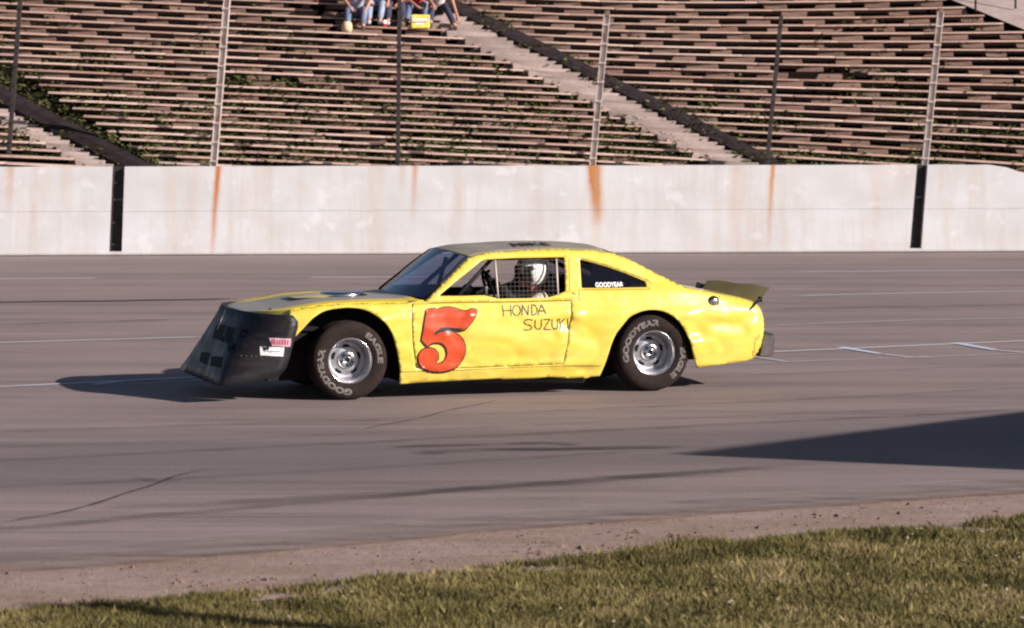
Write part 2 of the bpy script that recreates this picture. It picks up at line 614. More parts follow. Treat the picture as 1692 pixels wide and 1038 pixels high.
# painted lines and marks on the asphalt (thin sheets)
M['lane_paint'] = decal('lane_paint', (.60, .56, .60), (.05, .36), .6, (1.2, 8, 1), 1.0)
M['lane_paint_blue'] = decal('lane_paint_blue', (.56, .60, .72), (.0, .25), .6, (1.2, 8, 1), 1.0)
M['faint_paint'] = decal('faint_paint', (.52, .48, .50), (.2, .5), .6, amount=.85)
M['crack'] = decal('crack_tar', (.028, .018, .02), (.25, .6), .8, (1.2, 5, 1), .62)
M['skid'] = decal('skid_rubber', (.035, .026, .034), (.40, .62), .8, (1.1, 9, 1), .75)
M['soft_skid'] = decal('soft_skid_rubber', (.045, .034, .04), (.35, .7), .8, (.6, 7, 1), .5)
M['edge_dust'] = decal('edge_dust', (.30, .24, .225), (.25, .6), .9, (1, 3, 1), .7)
zlay = [0.004]


def ground_line(name, pts, width, mat, label, cat='marking', group=None, wob=0.0):
    """pts: pixel points of the photograph's line; becomes a sheet on the road"""
    P = [ground(*p) for p in pts]
    Q = []
    for a, b in zip(P, P[1:]):
        n = max(2, int((b - a).length / .25))
        for i in range(n):
            Q.append(a.lerp(b, i / n))
    Q.append(P[-1])
    z = zlay[0]
    zlay[0] += .0004
    v, f, uv = [], [], []
    for i, q in enumerate(Q):
        d = (Q[min(i + 1, len(Q) - 1)] - Q[max(i - 1, 0)]).normalized()
        n = Vector((-d.y, d.x, 0))
        w = width if not isinstance(width, (list, tuple)) else width[0] + (width[1] - width[0]) * i / (len(Q) - 1)
        off = n * (wob * noise.noise(Vector((i * .35, width if isinstance(width, float) else 1, 3.1))))
        for s in (-1, 1):
            p = q + off + n * s * w / 2
            v.append((p.x, p.y, z))
            uv.append((i / (len(Q) - 1), (s + 1) / 2))
    for i in range(len(Q) - 1):
        f.append((2 * i, 2 * i + 2, 2 * i + 3, 2 * i + 1))
    me = mesh(name, v, f, mat)
    ul = me.uv_layers.new(name='UVMap')
    for lp in me.loops:
        ul.data[lp.index].uv = uv[lp.vertex_index]
    o = link(name, me)
    return put(o, kind='structure')


LP, FP, BL = M['lane_paint'], M['faint_paint'], M['lane_paint_blue']
ground_line('lane_line', [(-150, 462), (172, 460)], 0.149, LP, '')
ground_line('lane_line', [(500, 459), (735, 458)], 0.149, LP, '')
ground_line('lane_line', [(1290, 450), (1900, 445)], 0.135, LP, '')
ground_line('lane_line', [(1290, 490), (1490, 485), (1900, 478)], 0.121, LP, '')
ground_line('lane_line', [(1240, 539), (1500, 530), (1900, 522)], 0.108, FP, '')
ground_line('lane_line', [(-150, 571), (0, 567), (350, 557)], 0.108, LP, '')
ground_line('lane_line', [(-150, 650), (0, 640), (330, 624), (700, 607), (1280, 582), (1692, 564), (1900, 556)], 0.115, LP, '')
ground_line('lane_line', [(30, 642), (300, 631), (1130, 605), (1300, 599), (1692, 585), (1900, 579)], 0.061, FP, '')
ground_line('stall_line', [(1386, 574), (1458, 586)], (.16, .10), BL, '')
ground_line('stall_line', [(1458, 586), (1510, 592), (1540, 591)], 0.068, LP, '')
ground_line('stall_line', [(1575, 567), (1649, 580)], (.17, .11), BL, '')
ground_line('stall_line', [(1649, 580), (1720, 586)], 0.068, LP, '')
ground_line('stall_line', [(1200, 582), (1254, 592), (1302, 599)], 0.095, FP, '')
ground_line('stall_line', [(150, 637), (205, 631)], .09, BL, '')
M['tar'] = decal('fresh_tar', (.022, .013, .015), (.0, .3), .7, (1.2, 5, 1), 1.0)
ground_line('tar_seam', [(-150, 503), (0, 500), (200, 498), (400, 494)], .14, M['tar'], '', wob=.10)
ground_line('tar_seam', [(400, 494), (800, 488), (1280, 476), (1900, 472)], .06, M['crack'], '', wob=.15)
ground_line('tar_seam', [(420, 462), (560, 468), (720, 478)], .05, M['crack'], '', wob=.1)
ground_line('crack_line', [(0, 868), (90, 852), (180, 825), (270, 796), (350, 775)], .045, M['crack'], '', wob=.12)
ground_line('crack_line', [(600, 712), (690, 692), (760, 675), (830, 662)], .035, M['crack'], '', wob=.10)
ground_line('crack_line', [(215, 790), (260, 797), (300, 795)], .06, M['crack'], '', wob=.05)
ground_line('skid_mark', [(640, 741), (760, 737), (900, 733), (960, 737)], .13, M['skid'], '', wob=.05)
ground_line('skid_mark', [(680, 752), (820, 744), (960, 742), (1140, 741)], .26, M['skid'], '', wob=.1)
ground_line('skid_mark', [(-100, 768), (400, 742), (1100, 708), (1750, 676)], .14, M['soft_skid'], '', wob=.08)
ground_line('skid_mark', [(-100, 744), (400, 727), (1100, 694), (1750, 668)], .07, M['soft_skid'], '', wob=.05)
ground_line('skid_mark', [(-100, 886), (300, 850), (900, 800), (1350, 768)], .22, M['soft_skid'], '', wob=.1)
ground_line('skid_mark', [(150, 845), (700, 815), (1250, 778)], .30, M['soft_skid'], '', wob=.1)
ground_line('skid_mark', [(-100, 718), (600, 696), (1200, 668), (1750, 640)], .09, M['soft_skid'], '', wob=.06)
ground_line('skid_mark', [(1150, 625), (1400, 616), (1800, 600)], .10, M['soft_skid'], '', wob=.06)
ground_line('skid_mark', [(-100, 812), (500, 782), (1100, 745)], .10, M['soft_skid'], '', wob=.06)
ground_line('skid_mark', [(-100, 540), (300, 530)], .25, M['soft_skid'], '', wob=.1)
ground_line('skid_mark', [(1250, 512), (1800, 503)], .3, M['soft_skid'], '', wob=.1)
ground_line('edge_dust', [(-100, 946), (200, 926), (500, 900), (846, 869), (1300, 836), (1692, 808), (1900, 794)], .5, M['edge_dust'], '', wob=.12)
ground_line('edge_dust', [(-100, 930), (200, 912), (500, 888), (846, 858), (1300, 826), (1692, 798), (1900, 784)], .6, M['edge_dust'], '', wob=.08)

# ------------------------------------------------------------------ grass, clods, clover (nobody could count these)
rng = np.random.default_rng(3)


def tri_mesh(name, V, tone, mat, per=3):
    n = len(V) // per
    me = bpy.data.meshes.new(name)
    me.vertices.add(len(V))
    me.vertices.foreach_set('co', V.astype(np.float32).ravel())
    me.loops.add(len(V))
    me.loops.foreach_set('vertex_index', np.arange(len(V), dtype=np.int32))
    me.polygons.add(n)
    me.polygons.foreach_set('loop_start', np.arange(0, len(V), per, dtype=np.int32))
    me.polygons.foreach_set('loop_total', np.full(n, per, dtype=np.int32))
    a = me.attributes.new('tone', 'FLOAT', 'POINT')
    a.data.foreach_set('value', np.repeat(tone, per).astype(np.float32))
    me.materials.append(mat)
    me.update()
    me.validate()
    return me


def vnoise(x, y, s, seed):
    """cheap value noise on arrays"""
    X, Y = x * s + seed * 13.7, y * s + seed * 5.1
    xi, yi = np.floor(X).astype(int), np.floor(Y).astype(int)
    fx, fy = X - xi, Y - yi
    fx, fy = fx * fx * (3 - 2 * fx), fy * fy * (3 - 2 * fy)

    def hsh(a, b):
        h = (a * 374761393 + b * 668265263 + seed * 97) & 0x7fffffff
        h = (h ^ (h >> 13)) * 1274126177 & 0x7fffffff
        return (h & 0xffff) / 65535.0
    return (hsh(xi, yi) * (1 - fx) + hsh(xi + 1, yi) * fx) * (1 - fy) + (hsh(xi, yi + 1) * (1 - fx) + hsh(xi + 1, yi + 1) * fx) * fy


GX = np.array([p[0] for p in GRASS])
GY = np.array([p[1] for p in GRASS])


def blades(n, x0, x1, depth, hscale, wscale, seed):
    x = rng.uniform(x0, x1, n)
    top = np.interp(x, GX, GY)
    back = rng.uniform(0, 1, n) ** 1.15 * depth
    y = top - .12 - back + (vnoise(x, x * 0, 1.3, seed) - .5) * .35
    cl = vnoise(x, y * 1.6, 1.6, 4) * .55 + vnoise(x, y, 5.5, 9) * .45
    edge = (back < .45)
    keep = rng.uniform(0, 1, n) < np.where(edge, np.clip((cl - .35) * 4, 0.05, 1), np.clip(.35 + cl * 1.3, 0, 1))
    x, y, cl, back = x[keep], y[keep], cl[keep], back[keep]
    n = len(x)
    tall = np.where(vnoise(x, y, 1.1, 17) > .72, 1.5, 1.0) * np.where(back < .55, 1.25, 1)
    h = (.010 + .034 * rng.uniform(0, 1, n) ** 1.5) * hscale * (.45 + cl) * tall
    w = (.0028 + .003 * rng.uniform(0, 1, n)) * wscale
    a = rng.uniform(0, 2 * math.pi, n)
    lean = rng.uniform(.2, 1.3, n) * h
    la = rng.uniform(0, 2 * math.pi, n)
    V = np.zeros((n, 3, 3))
    V[:, 0] = np.stack([x - w * np.cos(a), y - w * np.sin(a), -.006 + 0 * x], 1)
    V[:, 1] = np.stack([x + w * np.cos(a), y + w * np.sin(a), -.006 + 0 * x], 1)
    V[:, 2] = np.stack([x + lean * np.cos(la), y + lean * np.sin(la), h], 1)
    tone = np.clip(rng.normal(.5, .22, n) + (vnoise(x, y * 1.5, 2.2, 31) - .5) * 1.1, 0, 1)
    return V.reshape(-1, 3), tone


M['grass'] = leaf_mat('grass_blades', [(.058, .046, .015), (.115, .098, .030), (.18, .145, .050), (.29, .22, .11)], 1.6)
V1, t1 = blades(760000, -5.5, 6.5, 7.2, 1.0, 1.2, 2)
put(link('grass', tri_mesh('grass', V1, t1, M['grass'])), label='short olive green grass beside the dirt verge in the foreground', cat='grass', kind='stuff')
V2, t2 = blades(90000, -26, 26, 22, 1.5, 4.0, 5)
put(link('grass', tri_mesh('grass', V2, t2, M['grass'])), label='short grass of the infield stretching beyond the frame', cat='grass', kind='stuff')


def specks(n, fn, s0, s1, mat, name, label, cat, flat=.6):
    """small lumps: squashed tetra-ish stones, one joined mesh"""
    base = np.array([(1, 0, 0), (-.5, .87, 0), (-.5, -.87, 0), (0, 0, 1.0)])
    tris = [(0, 1, 3), (1, 2, 3), (2, 0, 3)]
    out, tone = [], []
    for i in range(n):
        x, y = fn()
        s = random.uniform(s0, s1) * (1 + 1.4 * random.random() ** 5)
        a = random.uniform(0, 6.28)
        b = base * (1 + rng.uniform(-.35, .35, base.shape))
        R = np.array([(math.cos(a), -math.sin(a), 0), (math.sin(a), math.cos(a), 0), (0, 0, 1)])
        b = (b @ R.T) * s * np.array((1, 1, flat)) + np.array((x, y, -.008))
        for t in tris:
            out += [b[t[0]], b[t[1]], b[t[2]]]
            tone.append(random.random())
    me = tri_mesh(name, np.array(out), np.array(tone), mat)
    return put(link(name, me), label=label, cat=cat, kind='stuff')


def verge_pt():
    x = random.uniform(-5.5, 6.5)
    a, b = yat(GRASS, x), yat(EDGE, x)
    return x, a + (b - a) * min(.97, max(-.15, random.gauss(.35, .3)))


def grass_pt():
    x = random.uniform(-5, 6)
    return x, yat(GRASS, x) - random.random() * 6


M['clod'] = plain('dirt_clod', (.15, .095, .075), .95, var=.5, scale=5)
M['pebble'] = plain('pale_pebble', (.34, .27, .25), .9, var=.3)
specks(1300, verge_pt, .006, .020, M['clod'], 'dirt_clods', 'brown clods of dirt scattered along the verge', 'dirt')
for i in range(26):
    cx_ = random.uniform(-4.5, 1.5)
    k_ = random.uniform(.05, .5)
    cy_ = yat(GRASS, cx_) + (yat(EDGE, cx_) - yat(GRASS, cx_)) * k_
    specks(22, lambda: (cx_ + random.gauss(0, .09), cy_ + random.gauss(0, .06)), .008, .028, M['clod'], 'dirt_clods', 'clump of broken brown clods on the dirt verge', 'dirt') if i < 12 else None
specks(1500, verge_pt, .003, .008, M['pebble'], 'gravel', 'pale gravel scattered along the dirt verge', 'gravel')
M['clover'] = plain('clover_white', (.36, .29, .24), .8)
V3 = []
for i in range(150):
    x, y = grass_pt()
    z = random.uniform(.03, .06)
    s = random.uniform(.006, .013)
    for k in range(5):
        a, b = k * 1.257, (k + 1) * 1.257
        V3 += [(x, y, z + s), (x + s * math.cos(a), y + s * math.sin(a), z), (x + s * math.cos(b), y + s * math.sin(b), z)]
put(link('clover', tri_mesh('clover', np.array(V3), np.ones(len(V3) // 3), M['clover'])), label='pale clover heads dotted through the foreground grass', cat='flowers', kind='stuff')

# ------------------------------------------------------------------ the concrete wall
WL, WR = Vector((-7.92, 52.8, 0)), Vector((8.10, 54.0, 0))
WD = (WR - WL).normalized()
WN = Vector((WD.y, -WD.x, 0))          # towards the camera
WANG = math.atan2(WD.y, WD.x)


def wallx(px, py):
    """distance along the wall and height for a point of its face"""
    d = ray(px, py)
    # (d*t - WL).WN = 0
    t = (WL.dot(WN)) / (d.x * WN.x + d.y * WN.y)
    p = Vector((d.x * t, d.y * t, CAMH + d.z * t))
    return (p - WL).dot(WD), p.z


stain_px = [(360, 280, 352, 400, .055, 1.5, 1.2, (.45, .16, .045)), (686, 280, 680, 400, .06, .9, .75, (.46, .24, .14)), (665, 280, 662, 400, .07, .55, .35, (.46, .25, .17)),
            (981, 280, 988, 380, .10, .95, 1.8, (.40, .10, .02)), (985, 280, 985, 400, .14, 1.6, .6, (.48, .30, .15)), (1277, 280, 1270, 400, .05, 1.3, 1.0, (.48, .21, .07)),
            (18, 280, 14, 400, .07, .8, .6, (.50, .27, .17)), (1218, 280, 1215, 400, .12, 1.6, .4, (.50, .31, .24)), (1455, 280, 1450, 400, .2, 1.6, .25, (.50, .33, .27)), (322, 280, 320, 400, .08, 1.1, .3, (.5, .34, .26))]
stains = []
for (xa, ya, xb, yb, w, reach, amt, c) in stain_px:
    a, b = wallx(xa, ya), wallx(xb, yb)
    stains.append((a[0], (b[0] - a[0]) / max(.2, a[1] - b[1]), w, reach, amt, c))
M['wall'] = wall_mat(stains)
WTOP = 1.37


def wall_course(name, parent, s0b, s0t, s1b, s1t, z0, z1, depth, mat, top_fn=None, bev=.012):
    """one cast course of wall with leaning ends, wobbling arris; s = metres along the wall"""
    n = max(2, int((s1b - s0b) / .25))
    sec = []
    for i in range(n + 1):
        k = i / n
        row = []
        for (yy, zz) in ((0, z0 + bev), (0, z1 - bev), (bev, z1), (depth, z1), (depth, z0), (bev, z0)):
            kz = zz / WTOP
            sa = s0b + (s0t - s0b) * kz
            sb = s1b + (s1t - s1b) * kz
            s = sa + (sb - sa) * k
            wz = 0.006 * noise.noise(Vector((s * 2.2, zz * 3, 1))) + .004 * noise.noise(Vector((s * 9, zz, 5)))
            z = zz + (wz if zz > .1 else 0)
            if top_fn and zz > z1 - .1: z -= top_fn(s)
            row.append((s, yy + .004 * noise.noise(Vector((s * 3, zz, 9))), z))
        sec.append(row)
    v = [p for r in sec for p in r]
    f = []
    for i in range(n):
        for k in range(6):
            a, b = i * 6 + k, i * 6 + (k + 1) % 6
            f.append((a, b, b + 6, a + 6))
    f.append(tuple(range(5, -1, -1)))
    f.append(tuple(n * 6 + k for k in range(6)))
    me = mesh(name, v, f, mat)
    bm = bmesh.new()
    bm.from_mesh(me)
    bmesh.ops.recalc_face_normals(bm, faces=bm.faces)
    bm.to_mesh(me)
    bm.free()
    return link(name, me, parent)


LT, LB = wallx(186, 278)[0], wallx(180, 416)[0]
LT2, LB2 = wallx(206, 278)[0], wallx(201, 416)[0]
RT, RB = wallx(1515, 272)[0], wallx(1503, 411)[0]
RT2, RB2 = wallx(1533, 272)[0], wallx(1522, 411)[0]
drop0 = wallx(1650, 270)[0]


def right_drop(s):
    return max(0, min(.32, (s - drop0) * .33)) if s > drop0 else 0


for (a, b, c, d, lab, tf) in ((-44, -44, LB, LT, 'white concrete wall length left of the narrow left slot', None),
                              (LB2, LT2, RB, RT, 'long white concrete wall length with rust streaks between the two dark slots', None),
                              (RB2, RT2, 60, 60, 'white concrete wall length right of the right slot, its top dipping', right_drop)):
    w = empty('concrete_wall', WL, WANG, lab, 'wall')
    m0 = (a, b)
    wall_course('lower_course', w, a, b, c, d, .04, .6745, .30, M['wall'], None, .004)
    wall_course('upper_course', w, a, b, c, d, .676, WTOP, .30, M['wall'], tf, .005)
for (a, b, c, d, lab) in ((LB, LT, LB2, LT2, 'dark steel upright filling the left slot of the white wall'), (RB, RT, RB2, RT2, 'dark steel upright in the right slot of the white wall')):
    w = empty('wall_slot_post', WL, WANG, lab, 'post')
    bm = bmesh.new()
    for (s0, s1, y0, y1) in ((0, 1, .12, .2), (0, .16, .05, .12)):
        pts = []
        for (kz, z) in ((0, .04), (1, WTOP)):
            sa, sb = (a, c) if kz == 0 else (b, d)
            p0, p1 = sa + (sb - sa) * s0, sa + (sb - sa) * s1
            pts += [bm.verts.new((p0, y0, z)), bm.verts.new((p1, y0, z)), bm.verts.new((p1, y1, z)), bm.verts.new((p0, y1, z))]
        q = pts
        for fc in ((0, 1, 5, 4), (1, 2, 6, 5), (2, 3, 7, 6), (3, 0, 4, 7), (4, 5, 6, 7), (3, 2, 1, 0)):
            bm.faces.new([q[i] for i in fc])
    link('web', from_bm('web', bm, M['slot']), w)
    for z in (.16, .5, .86, 1.12):
        k = z / WTOP
        s0 = a + (b - a) * k
        s1 = c + (d - c) * k
        box('batten', ((s0 + s1) / 2, .10, z), (s1 - s0 - .01, .03, .035), M['post_dark'] if z != .86 else M['bumper'], w)
# ledge along the foot of the wall
kb = wall_course('wall_kerb', None, -44, -44, 60, 60, 0.0, .055, .2, M['wall'])
kb.location = WL + WN * .10
kb.rotation_euler = (0, 0, WANG)
put(kb, kind='structure')
gl = []
for i in range(170):
    s = -14 + i * .26
    p = WL + WD * s + WN * (.16 + .03 * nz1(s, 1.3, 6))
    q = WL + WD * s + WN * .09
    gl += [(q.x, q.y, .0035), (p.x, p.y, .0035)]
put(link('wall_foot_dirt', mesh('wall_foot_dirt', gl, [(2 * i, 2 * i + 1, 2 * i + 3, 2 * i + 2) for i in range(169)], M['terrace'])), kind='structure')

# ------------------------------------------------------------------ grandstand
J0, J1 = -2, 29


def rowdist(j): return 54.6 + .42 * j + .02 * max(0, j - 10)


def rowpy(j, px):
    y = 295 - 12 * j + .045 * (px - 1100)
    if px > 960:
        t = min(px, 1760) - 960
        t2 = t / 580.0
        y += (16 - 1.8 * j) * t2 ** 1.5
    if px > 1760: y += 0
    return y


def rowpt(j, px, dz=0.0, dy=0.0):
    p = at(px, rowpy(j, px), rowdist(j) + max(-.9, min(1.6, .075 * (px - 846) / FPX * 56)))
    return Vector((p.x, p.y + dy, p.z + dz))


def row_wobble(j, px): return noise.noise(Vector((px * .013, j * 3.7, 0))) * .005


def mid_start(j):
    p = 119
    for _ in range(6):
        p = 119 + (rowpy(j, p) - 180) * 1.5
    return p


def mid_end(j):
    p = 1000
    for _ in range(6):
        p = 741 + (rowpy(j, p) - 53) * 2.02
    return p


def right_start(j): return mid_end(j) + 128


def right_end(j):
    p = 1600
    for _ in range(8):
        p = 1565 + (rowpy(j, p)) * 2.44
    return p


def left_end(j):
    p = 50
    for _ in range(6):
        p = 55 + (rowpy(j, p) - 228) * 1.9
    return p


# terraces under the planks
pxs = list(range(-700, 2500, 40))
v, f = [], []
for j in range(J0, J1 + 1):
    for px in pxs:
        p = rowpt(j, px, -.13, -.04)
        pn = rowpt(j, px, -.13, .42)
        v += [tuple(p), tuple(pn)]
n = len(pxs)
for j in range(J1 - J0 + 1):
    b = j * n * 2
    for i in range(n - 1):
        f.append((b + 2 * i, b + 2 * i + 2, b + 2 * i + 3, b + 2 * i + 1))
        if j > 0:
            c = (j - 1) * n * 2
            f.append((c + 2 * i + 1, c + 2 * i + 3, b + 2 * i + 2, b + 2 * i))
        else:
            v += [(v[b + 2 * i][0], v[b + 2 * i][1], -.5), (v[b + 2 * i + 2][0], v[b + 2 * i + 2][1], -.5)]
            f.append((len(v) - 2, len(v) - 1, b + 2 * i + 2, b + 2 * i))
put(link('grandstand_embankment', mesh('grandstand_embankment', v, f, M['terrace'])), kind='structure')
# flat crest behind the top row, falling to the land behind
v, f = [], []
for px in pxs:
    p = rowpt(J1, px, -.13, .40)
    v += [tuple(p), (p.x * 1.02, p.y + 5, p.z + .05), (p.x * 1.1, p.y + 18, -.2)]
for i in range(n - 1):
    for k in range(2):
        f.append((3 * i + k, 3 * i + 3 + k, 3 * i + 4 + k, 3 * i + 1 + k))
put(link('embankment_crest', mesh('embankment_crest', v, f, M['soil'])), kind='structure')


def box_mesh(name, sx, sy, sz, mat, bev):
    bm = bmesh.new()
    bm_box(bm, Vector((0, 0, 0)), (sx, sy, sz), None, bev)
    return from_bm(name, bm, mat)


blk_me = []
for k in range(5):
    bm = bmesh.new()
    r = bmesh.ops.create_cube(bm, size=1.0)
    for q in bm.verts:
        q.co = Vector((q.co.x * (1 + random.uniform(-.16, .16)), q.co.y * (1 + random.uniform(-.08, .08)), q.co.z * (1 + random.uniform(-.05, .02))))
    blk_me.append(from_bm('support_block', bm, M['block']))

stands = [
    ('left corner block of bleacher benches beyond the left aisle', lambda j: -420, left_end, -2, 9),
    ('wide middle bank of weathered bleacher benches between the two aisles', mid_start, mid_end, -1, J1),
    ('right hand bank of curving bleacher benches beyond the second aisle', right_start, right_end, 3, J1),
]
plank_mats = [M['bench'], M['bench'], M['bench_pale'], M['bench_dark']]
plank_cache = {}


def plank_mesh(k):
    if k not in plank_cache:
        plank_cache[k] = box_mesh('bench_plank', 1, .30, .029, plank_mats[k], 0)
    return plank_cache[k]


for si, (lab, fs, fe, ja, jb) in enumerate(stands):
    root = empty('grandstand', rowpt(max(ja, 0), (60, 600, 1450)[si], -.3), 0, lab, 'grandstand')
    inv = root.matrix_basis.inverted()
    blocks, extra = [], []
    rows = []
    for j in range(ja, jb + 1):
        a, b = fs(j), fe(j)
        if si == 1: a = max(a, -420)
        if si == 2: b = min(b, 2200) if b > 0 else 2200
        if si == 2 and rowpy(j, 1500) > 300: continue
        if b - a < 25: continue
        rows.append((j, a, b))
        # planks
        px = a + random.uniform(-4, 4)
        while px < b - 8:
            L = random.choice([380, 460, 520, 640])
            e = min(px + L, b + random.uniform(-5, 7))
            if b - e < 60: e = b + random.uniform(-6, 8)
            nseg = max(1, int(abs(e - px) / 130))
            k = random.choices(range(4), (5, 5, 4, 1))[0]
            for s in range(nseg):
                p0 = rowpt(j, px + (e - px) * s / nseg, row_wobble(j, px), 0)
                p1 = rowpt(j, px + (e - px) * (s + 1) / nseg, row_wobble(j, e), 0)
                d = p1 - p0
                if random.random() < .015 and (si > 0): continue
                o = link('bench_plank', plank_mesh(k), root)
                c = (p0 + p1) / 2 + Vector((0, .15, random.uniform(-.004, .004)))
                rot = d.to_track_quat('X', 'Z')
                o.matrix_local = inv @ Matrix.LocRotScale(c, rot, Vector((d.length - .012, random.uniform(.9, 1.1), random.uniform(.9, 1.15))))
            px = e
        # concrete supports standing in files that run up the slope parallel to the aisle
        lo = a
        off = {0: left_end, 1: mid_end, 2: right_start}[si](j)
        pitch = 98 * (54.6 / rowdist(j)) * (1.0 if si < 2 else 1.05)
        cs = off + pitch * (.35 if si == 2 else -.55)
        arr = []
        while a - 5 < cs < b + 5:
            arr.append(cs)
            cs += pitch if si == 2 else -pitch
        for c in arr:
            blocks.append((j, c + random.uniform(-3, 3), random.uniform(.36, .56)))
    blocks.sort(key=lambda t: (not (-10 < t[1] < 1700), t[0]))
    nb = 0
    bmx = bmesh.new()
    for (j, c, wd) in blocks:
        if random.random() < (.08 if j > 14 else .30) - (.12 if noise.noise(Vector((c * .006, j * .2, 4))) > 0 else -.10): continue
        p = rowpt(j, c, -.074, .19)
        if p.z < .3: pass
        rz = random.uniform(-.05, .05)
        sc = Vector((wd, random.uniform(.24, .30), .105))
        if nb < 296:
            o = link('support_block', random.choice(blk_me), root)
            o.matrix_local = inv @ Matrix.LocRotScale(p, Matrix.Rotation(rz, 3, 'Z').to_quaternion(), sc)
            nb += 1
        else:
            bm_box(bmx, p - root.location, sc)
    if len(bmx.verts):
        put(link('support_block', from_bm('support_blocks_far', bmx, M['block']), root), kind='stuff')
    else:
        bmx.free()

# aisles of concrete steps
for ai, (lab, fa, wpx, ja, jb) in enumerate((('concrete stairway climbing left between the middle and right benches', mid_end, 84, 2, J1), ('pale concrete stairway at the far left of the benches', left_end, 46, -2, 12))):
    root = empty('stairway', rowpt(4 if ai == 0 else 0, fa(4 if ai == 0 else 0) + 40, -.2), 0, lab, 'stairway')
    inv = root.matrix_basis.inverted()
    for j in range(ja, jb + 1):
        a = fa(j) + 2
        if ai == 1: a += 2
        p0, p1 = rowpt(j, a, -.06), rowpt(j, a + wpx, -.06)
        d = p1 - p0
        for half in (0, 1):
            bm = bmesh.new()
            bm_box(bm, Vector((0, 0, 0)), (d.length * random.uniform(.96, 1.02), .225, .16 - half * .005))
            for q in bm.verts: q.co += Vector((random.uniform(-.03, .03), random.uniform(-.02, .02), random.uniform(-.008, .008)))
            me = from_bm('step', bm, M['step'])
            o = link('step', me, root)
            c = (p0 + p1) / 2 + Vector((-.12 * half, .08 + .21 * half, -.02 + .06 * half))
            o.matrix_local = inv @ Matrix.LocRotScale(c, d.to_track_quat('X', 'Z'), None)
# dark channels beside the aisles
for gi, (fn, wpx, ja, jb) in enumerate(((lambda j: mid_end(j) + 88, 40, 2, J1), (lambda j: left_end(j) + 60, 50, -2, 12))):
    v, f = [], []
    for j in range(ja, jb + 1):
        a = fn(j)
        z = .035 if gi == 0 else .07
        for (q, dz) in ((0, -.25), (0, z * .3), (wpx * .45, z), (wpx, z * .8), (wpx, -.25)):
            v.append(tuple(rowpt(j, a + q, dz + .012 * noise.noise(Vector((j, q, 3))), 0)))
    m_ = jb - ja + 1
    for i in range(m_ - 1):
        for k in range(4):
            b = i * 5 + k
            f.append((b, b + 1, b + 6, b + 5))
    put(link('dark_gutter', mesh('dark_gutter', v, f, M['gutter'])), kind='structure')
# pale apron to the right of the right bank
v, f = [], []
for j in range(8, J1 + 1):
    for px in (right_end(j) + 14, right_end(j) + 90, 2500):
        v.append(tuple(rowpt(j, px, -.03, 0)))
for i in range(J1 - 8):
    for k in range(2):
        b = i * 3 + k
        f.append((b, b + 1, b + 4, b + 3))
put(link('concrete_apron', mesh('concrete_apron', v, f, M['step'])), kind='structure')
for k, (px, py0, py1) in enumerate(((1612, 0, 12), (1678, -8, 6))):
    b0 = at(px, py1, 65)
    put(tube('rail_post', [b0 + Vector((0, 0, -.1)), b0 + Vector((0, 0, .9))], .02, M['post_dark']), ('thin dark rail post at the top right corner apron', 'thin dark rail post furthest right on the apron')[k], 'post')

# weeds growing through the benches
wv, wt = [], []
for i in range(8500):
    px = random.uniform(-250, 1950)
    j = random.choices(range(0, 24), [14 - min(12, q * .62) for q in range(24)])[0]
    if px > 700: j = max(0, j + random.choice((0, 2)))
    dens = noise.noise(Vector((px * .006, j * .33, 2.2))) + .42 - .030 * j
    if px > 1100: dens -= .10
    if dens < .0 and random.random() > .10: continue
    if mid_end(j) + 8 < px < mid_end(j) + 84 and random.random() < .85: continue
    if left_end(j) < px < left_end(j) + 46: continue
    p = rowpt(j, px, -.11, random.uniform(0, .36))
    if p.z < .4 and p.y < 54: continue
    hh = random.uniform(.06, .20)
    tn = random.random()
    for k in range(random.randint(8, 16)):
        a = random.uniform(0, 6.28)
        c = p + Vector((random.gauss(0, .09), random.gauss(0, .05), random.uniform(.0, hh)))
        s = random.uniform(.018, .05)
        d1 = Vector((math.cos(a), math.sin(a), random.uniform(-.5, .5))) * s
        d2 = Vector((-math.sin(a), math.cos(a), random.uniform(-.8, .8))) * s * .6
        wv += [c - d1, c + d2, c + d1, c - d2]
        wt.append(min(1, max(0, tn * .7 + random.random() * .4)))
def leaf_clump(p, sx, sy, hh, n):
    tn = random.random()
    for k in range(n):
        a = random.uniform(0, 6.28)
        c = p + Vector((random.gauss(0, sx), random.gauss(0, sy), random.uniform(0, hh)))
        s_ = random.uniform(.018, .05)
        d1 = Vector((math.cos(a), math.sin(a), random.uniform(-.5, .5))) * s_
        d2 = Vector((-math.sin(a), math.cos(a), random.uniform(-.8, .8))) * s_ * .6
        wv.extend([c - d1, c + d2, c + d1, c - d2])
        wt.append(min(1, max(0, tn * .7 + random.random() * .4)))


for i in range(420):
    j = random.randint(2, 26)
    e_ = random.choice((86, 90, 126, 130))
    px = mid_end(j) + e_ + random.gauss(0, 5)
    if noise.noise(Vector((j * .7, e_ * .1, 3))) < -.05 - (j < 10) * .3: continue
    leaf_clump(rowpt(j, px, -.06, random.uniform(0, .3)), .10, .06, random.uniform(.08, .2), random.randint(8, 20))
for i in range(160):
    j = random.randint(-2, 10)
    px = left_end(j) + random.choice((50, 116, 122)) + random.gauss(0, 4)
    if noise.noise(Vector((j * .7, 9, 3))) < -.1: continue
    leaf_clump(rowpt(j, px, -.06, random.uniform(0, .3)), .10, .06, random.uniform(.08, .2), random.randint(8, 20))
M['weed'] = leaf_mat('weed_leaves', [(.022, .026, .010), (.060, .065, .020), (.105, .110, .034), (.19, .15, .075)], 1.0)
put(link('weeds', tri_mesh('weeds', np.array([tuple(q) for q in wv]), np.array(wt), M['weed'], 4)), label='leafy green weeds growing up through the old bleacher rows', cat='weeds', kind='stuff')

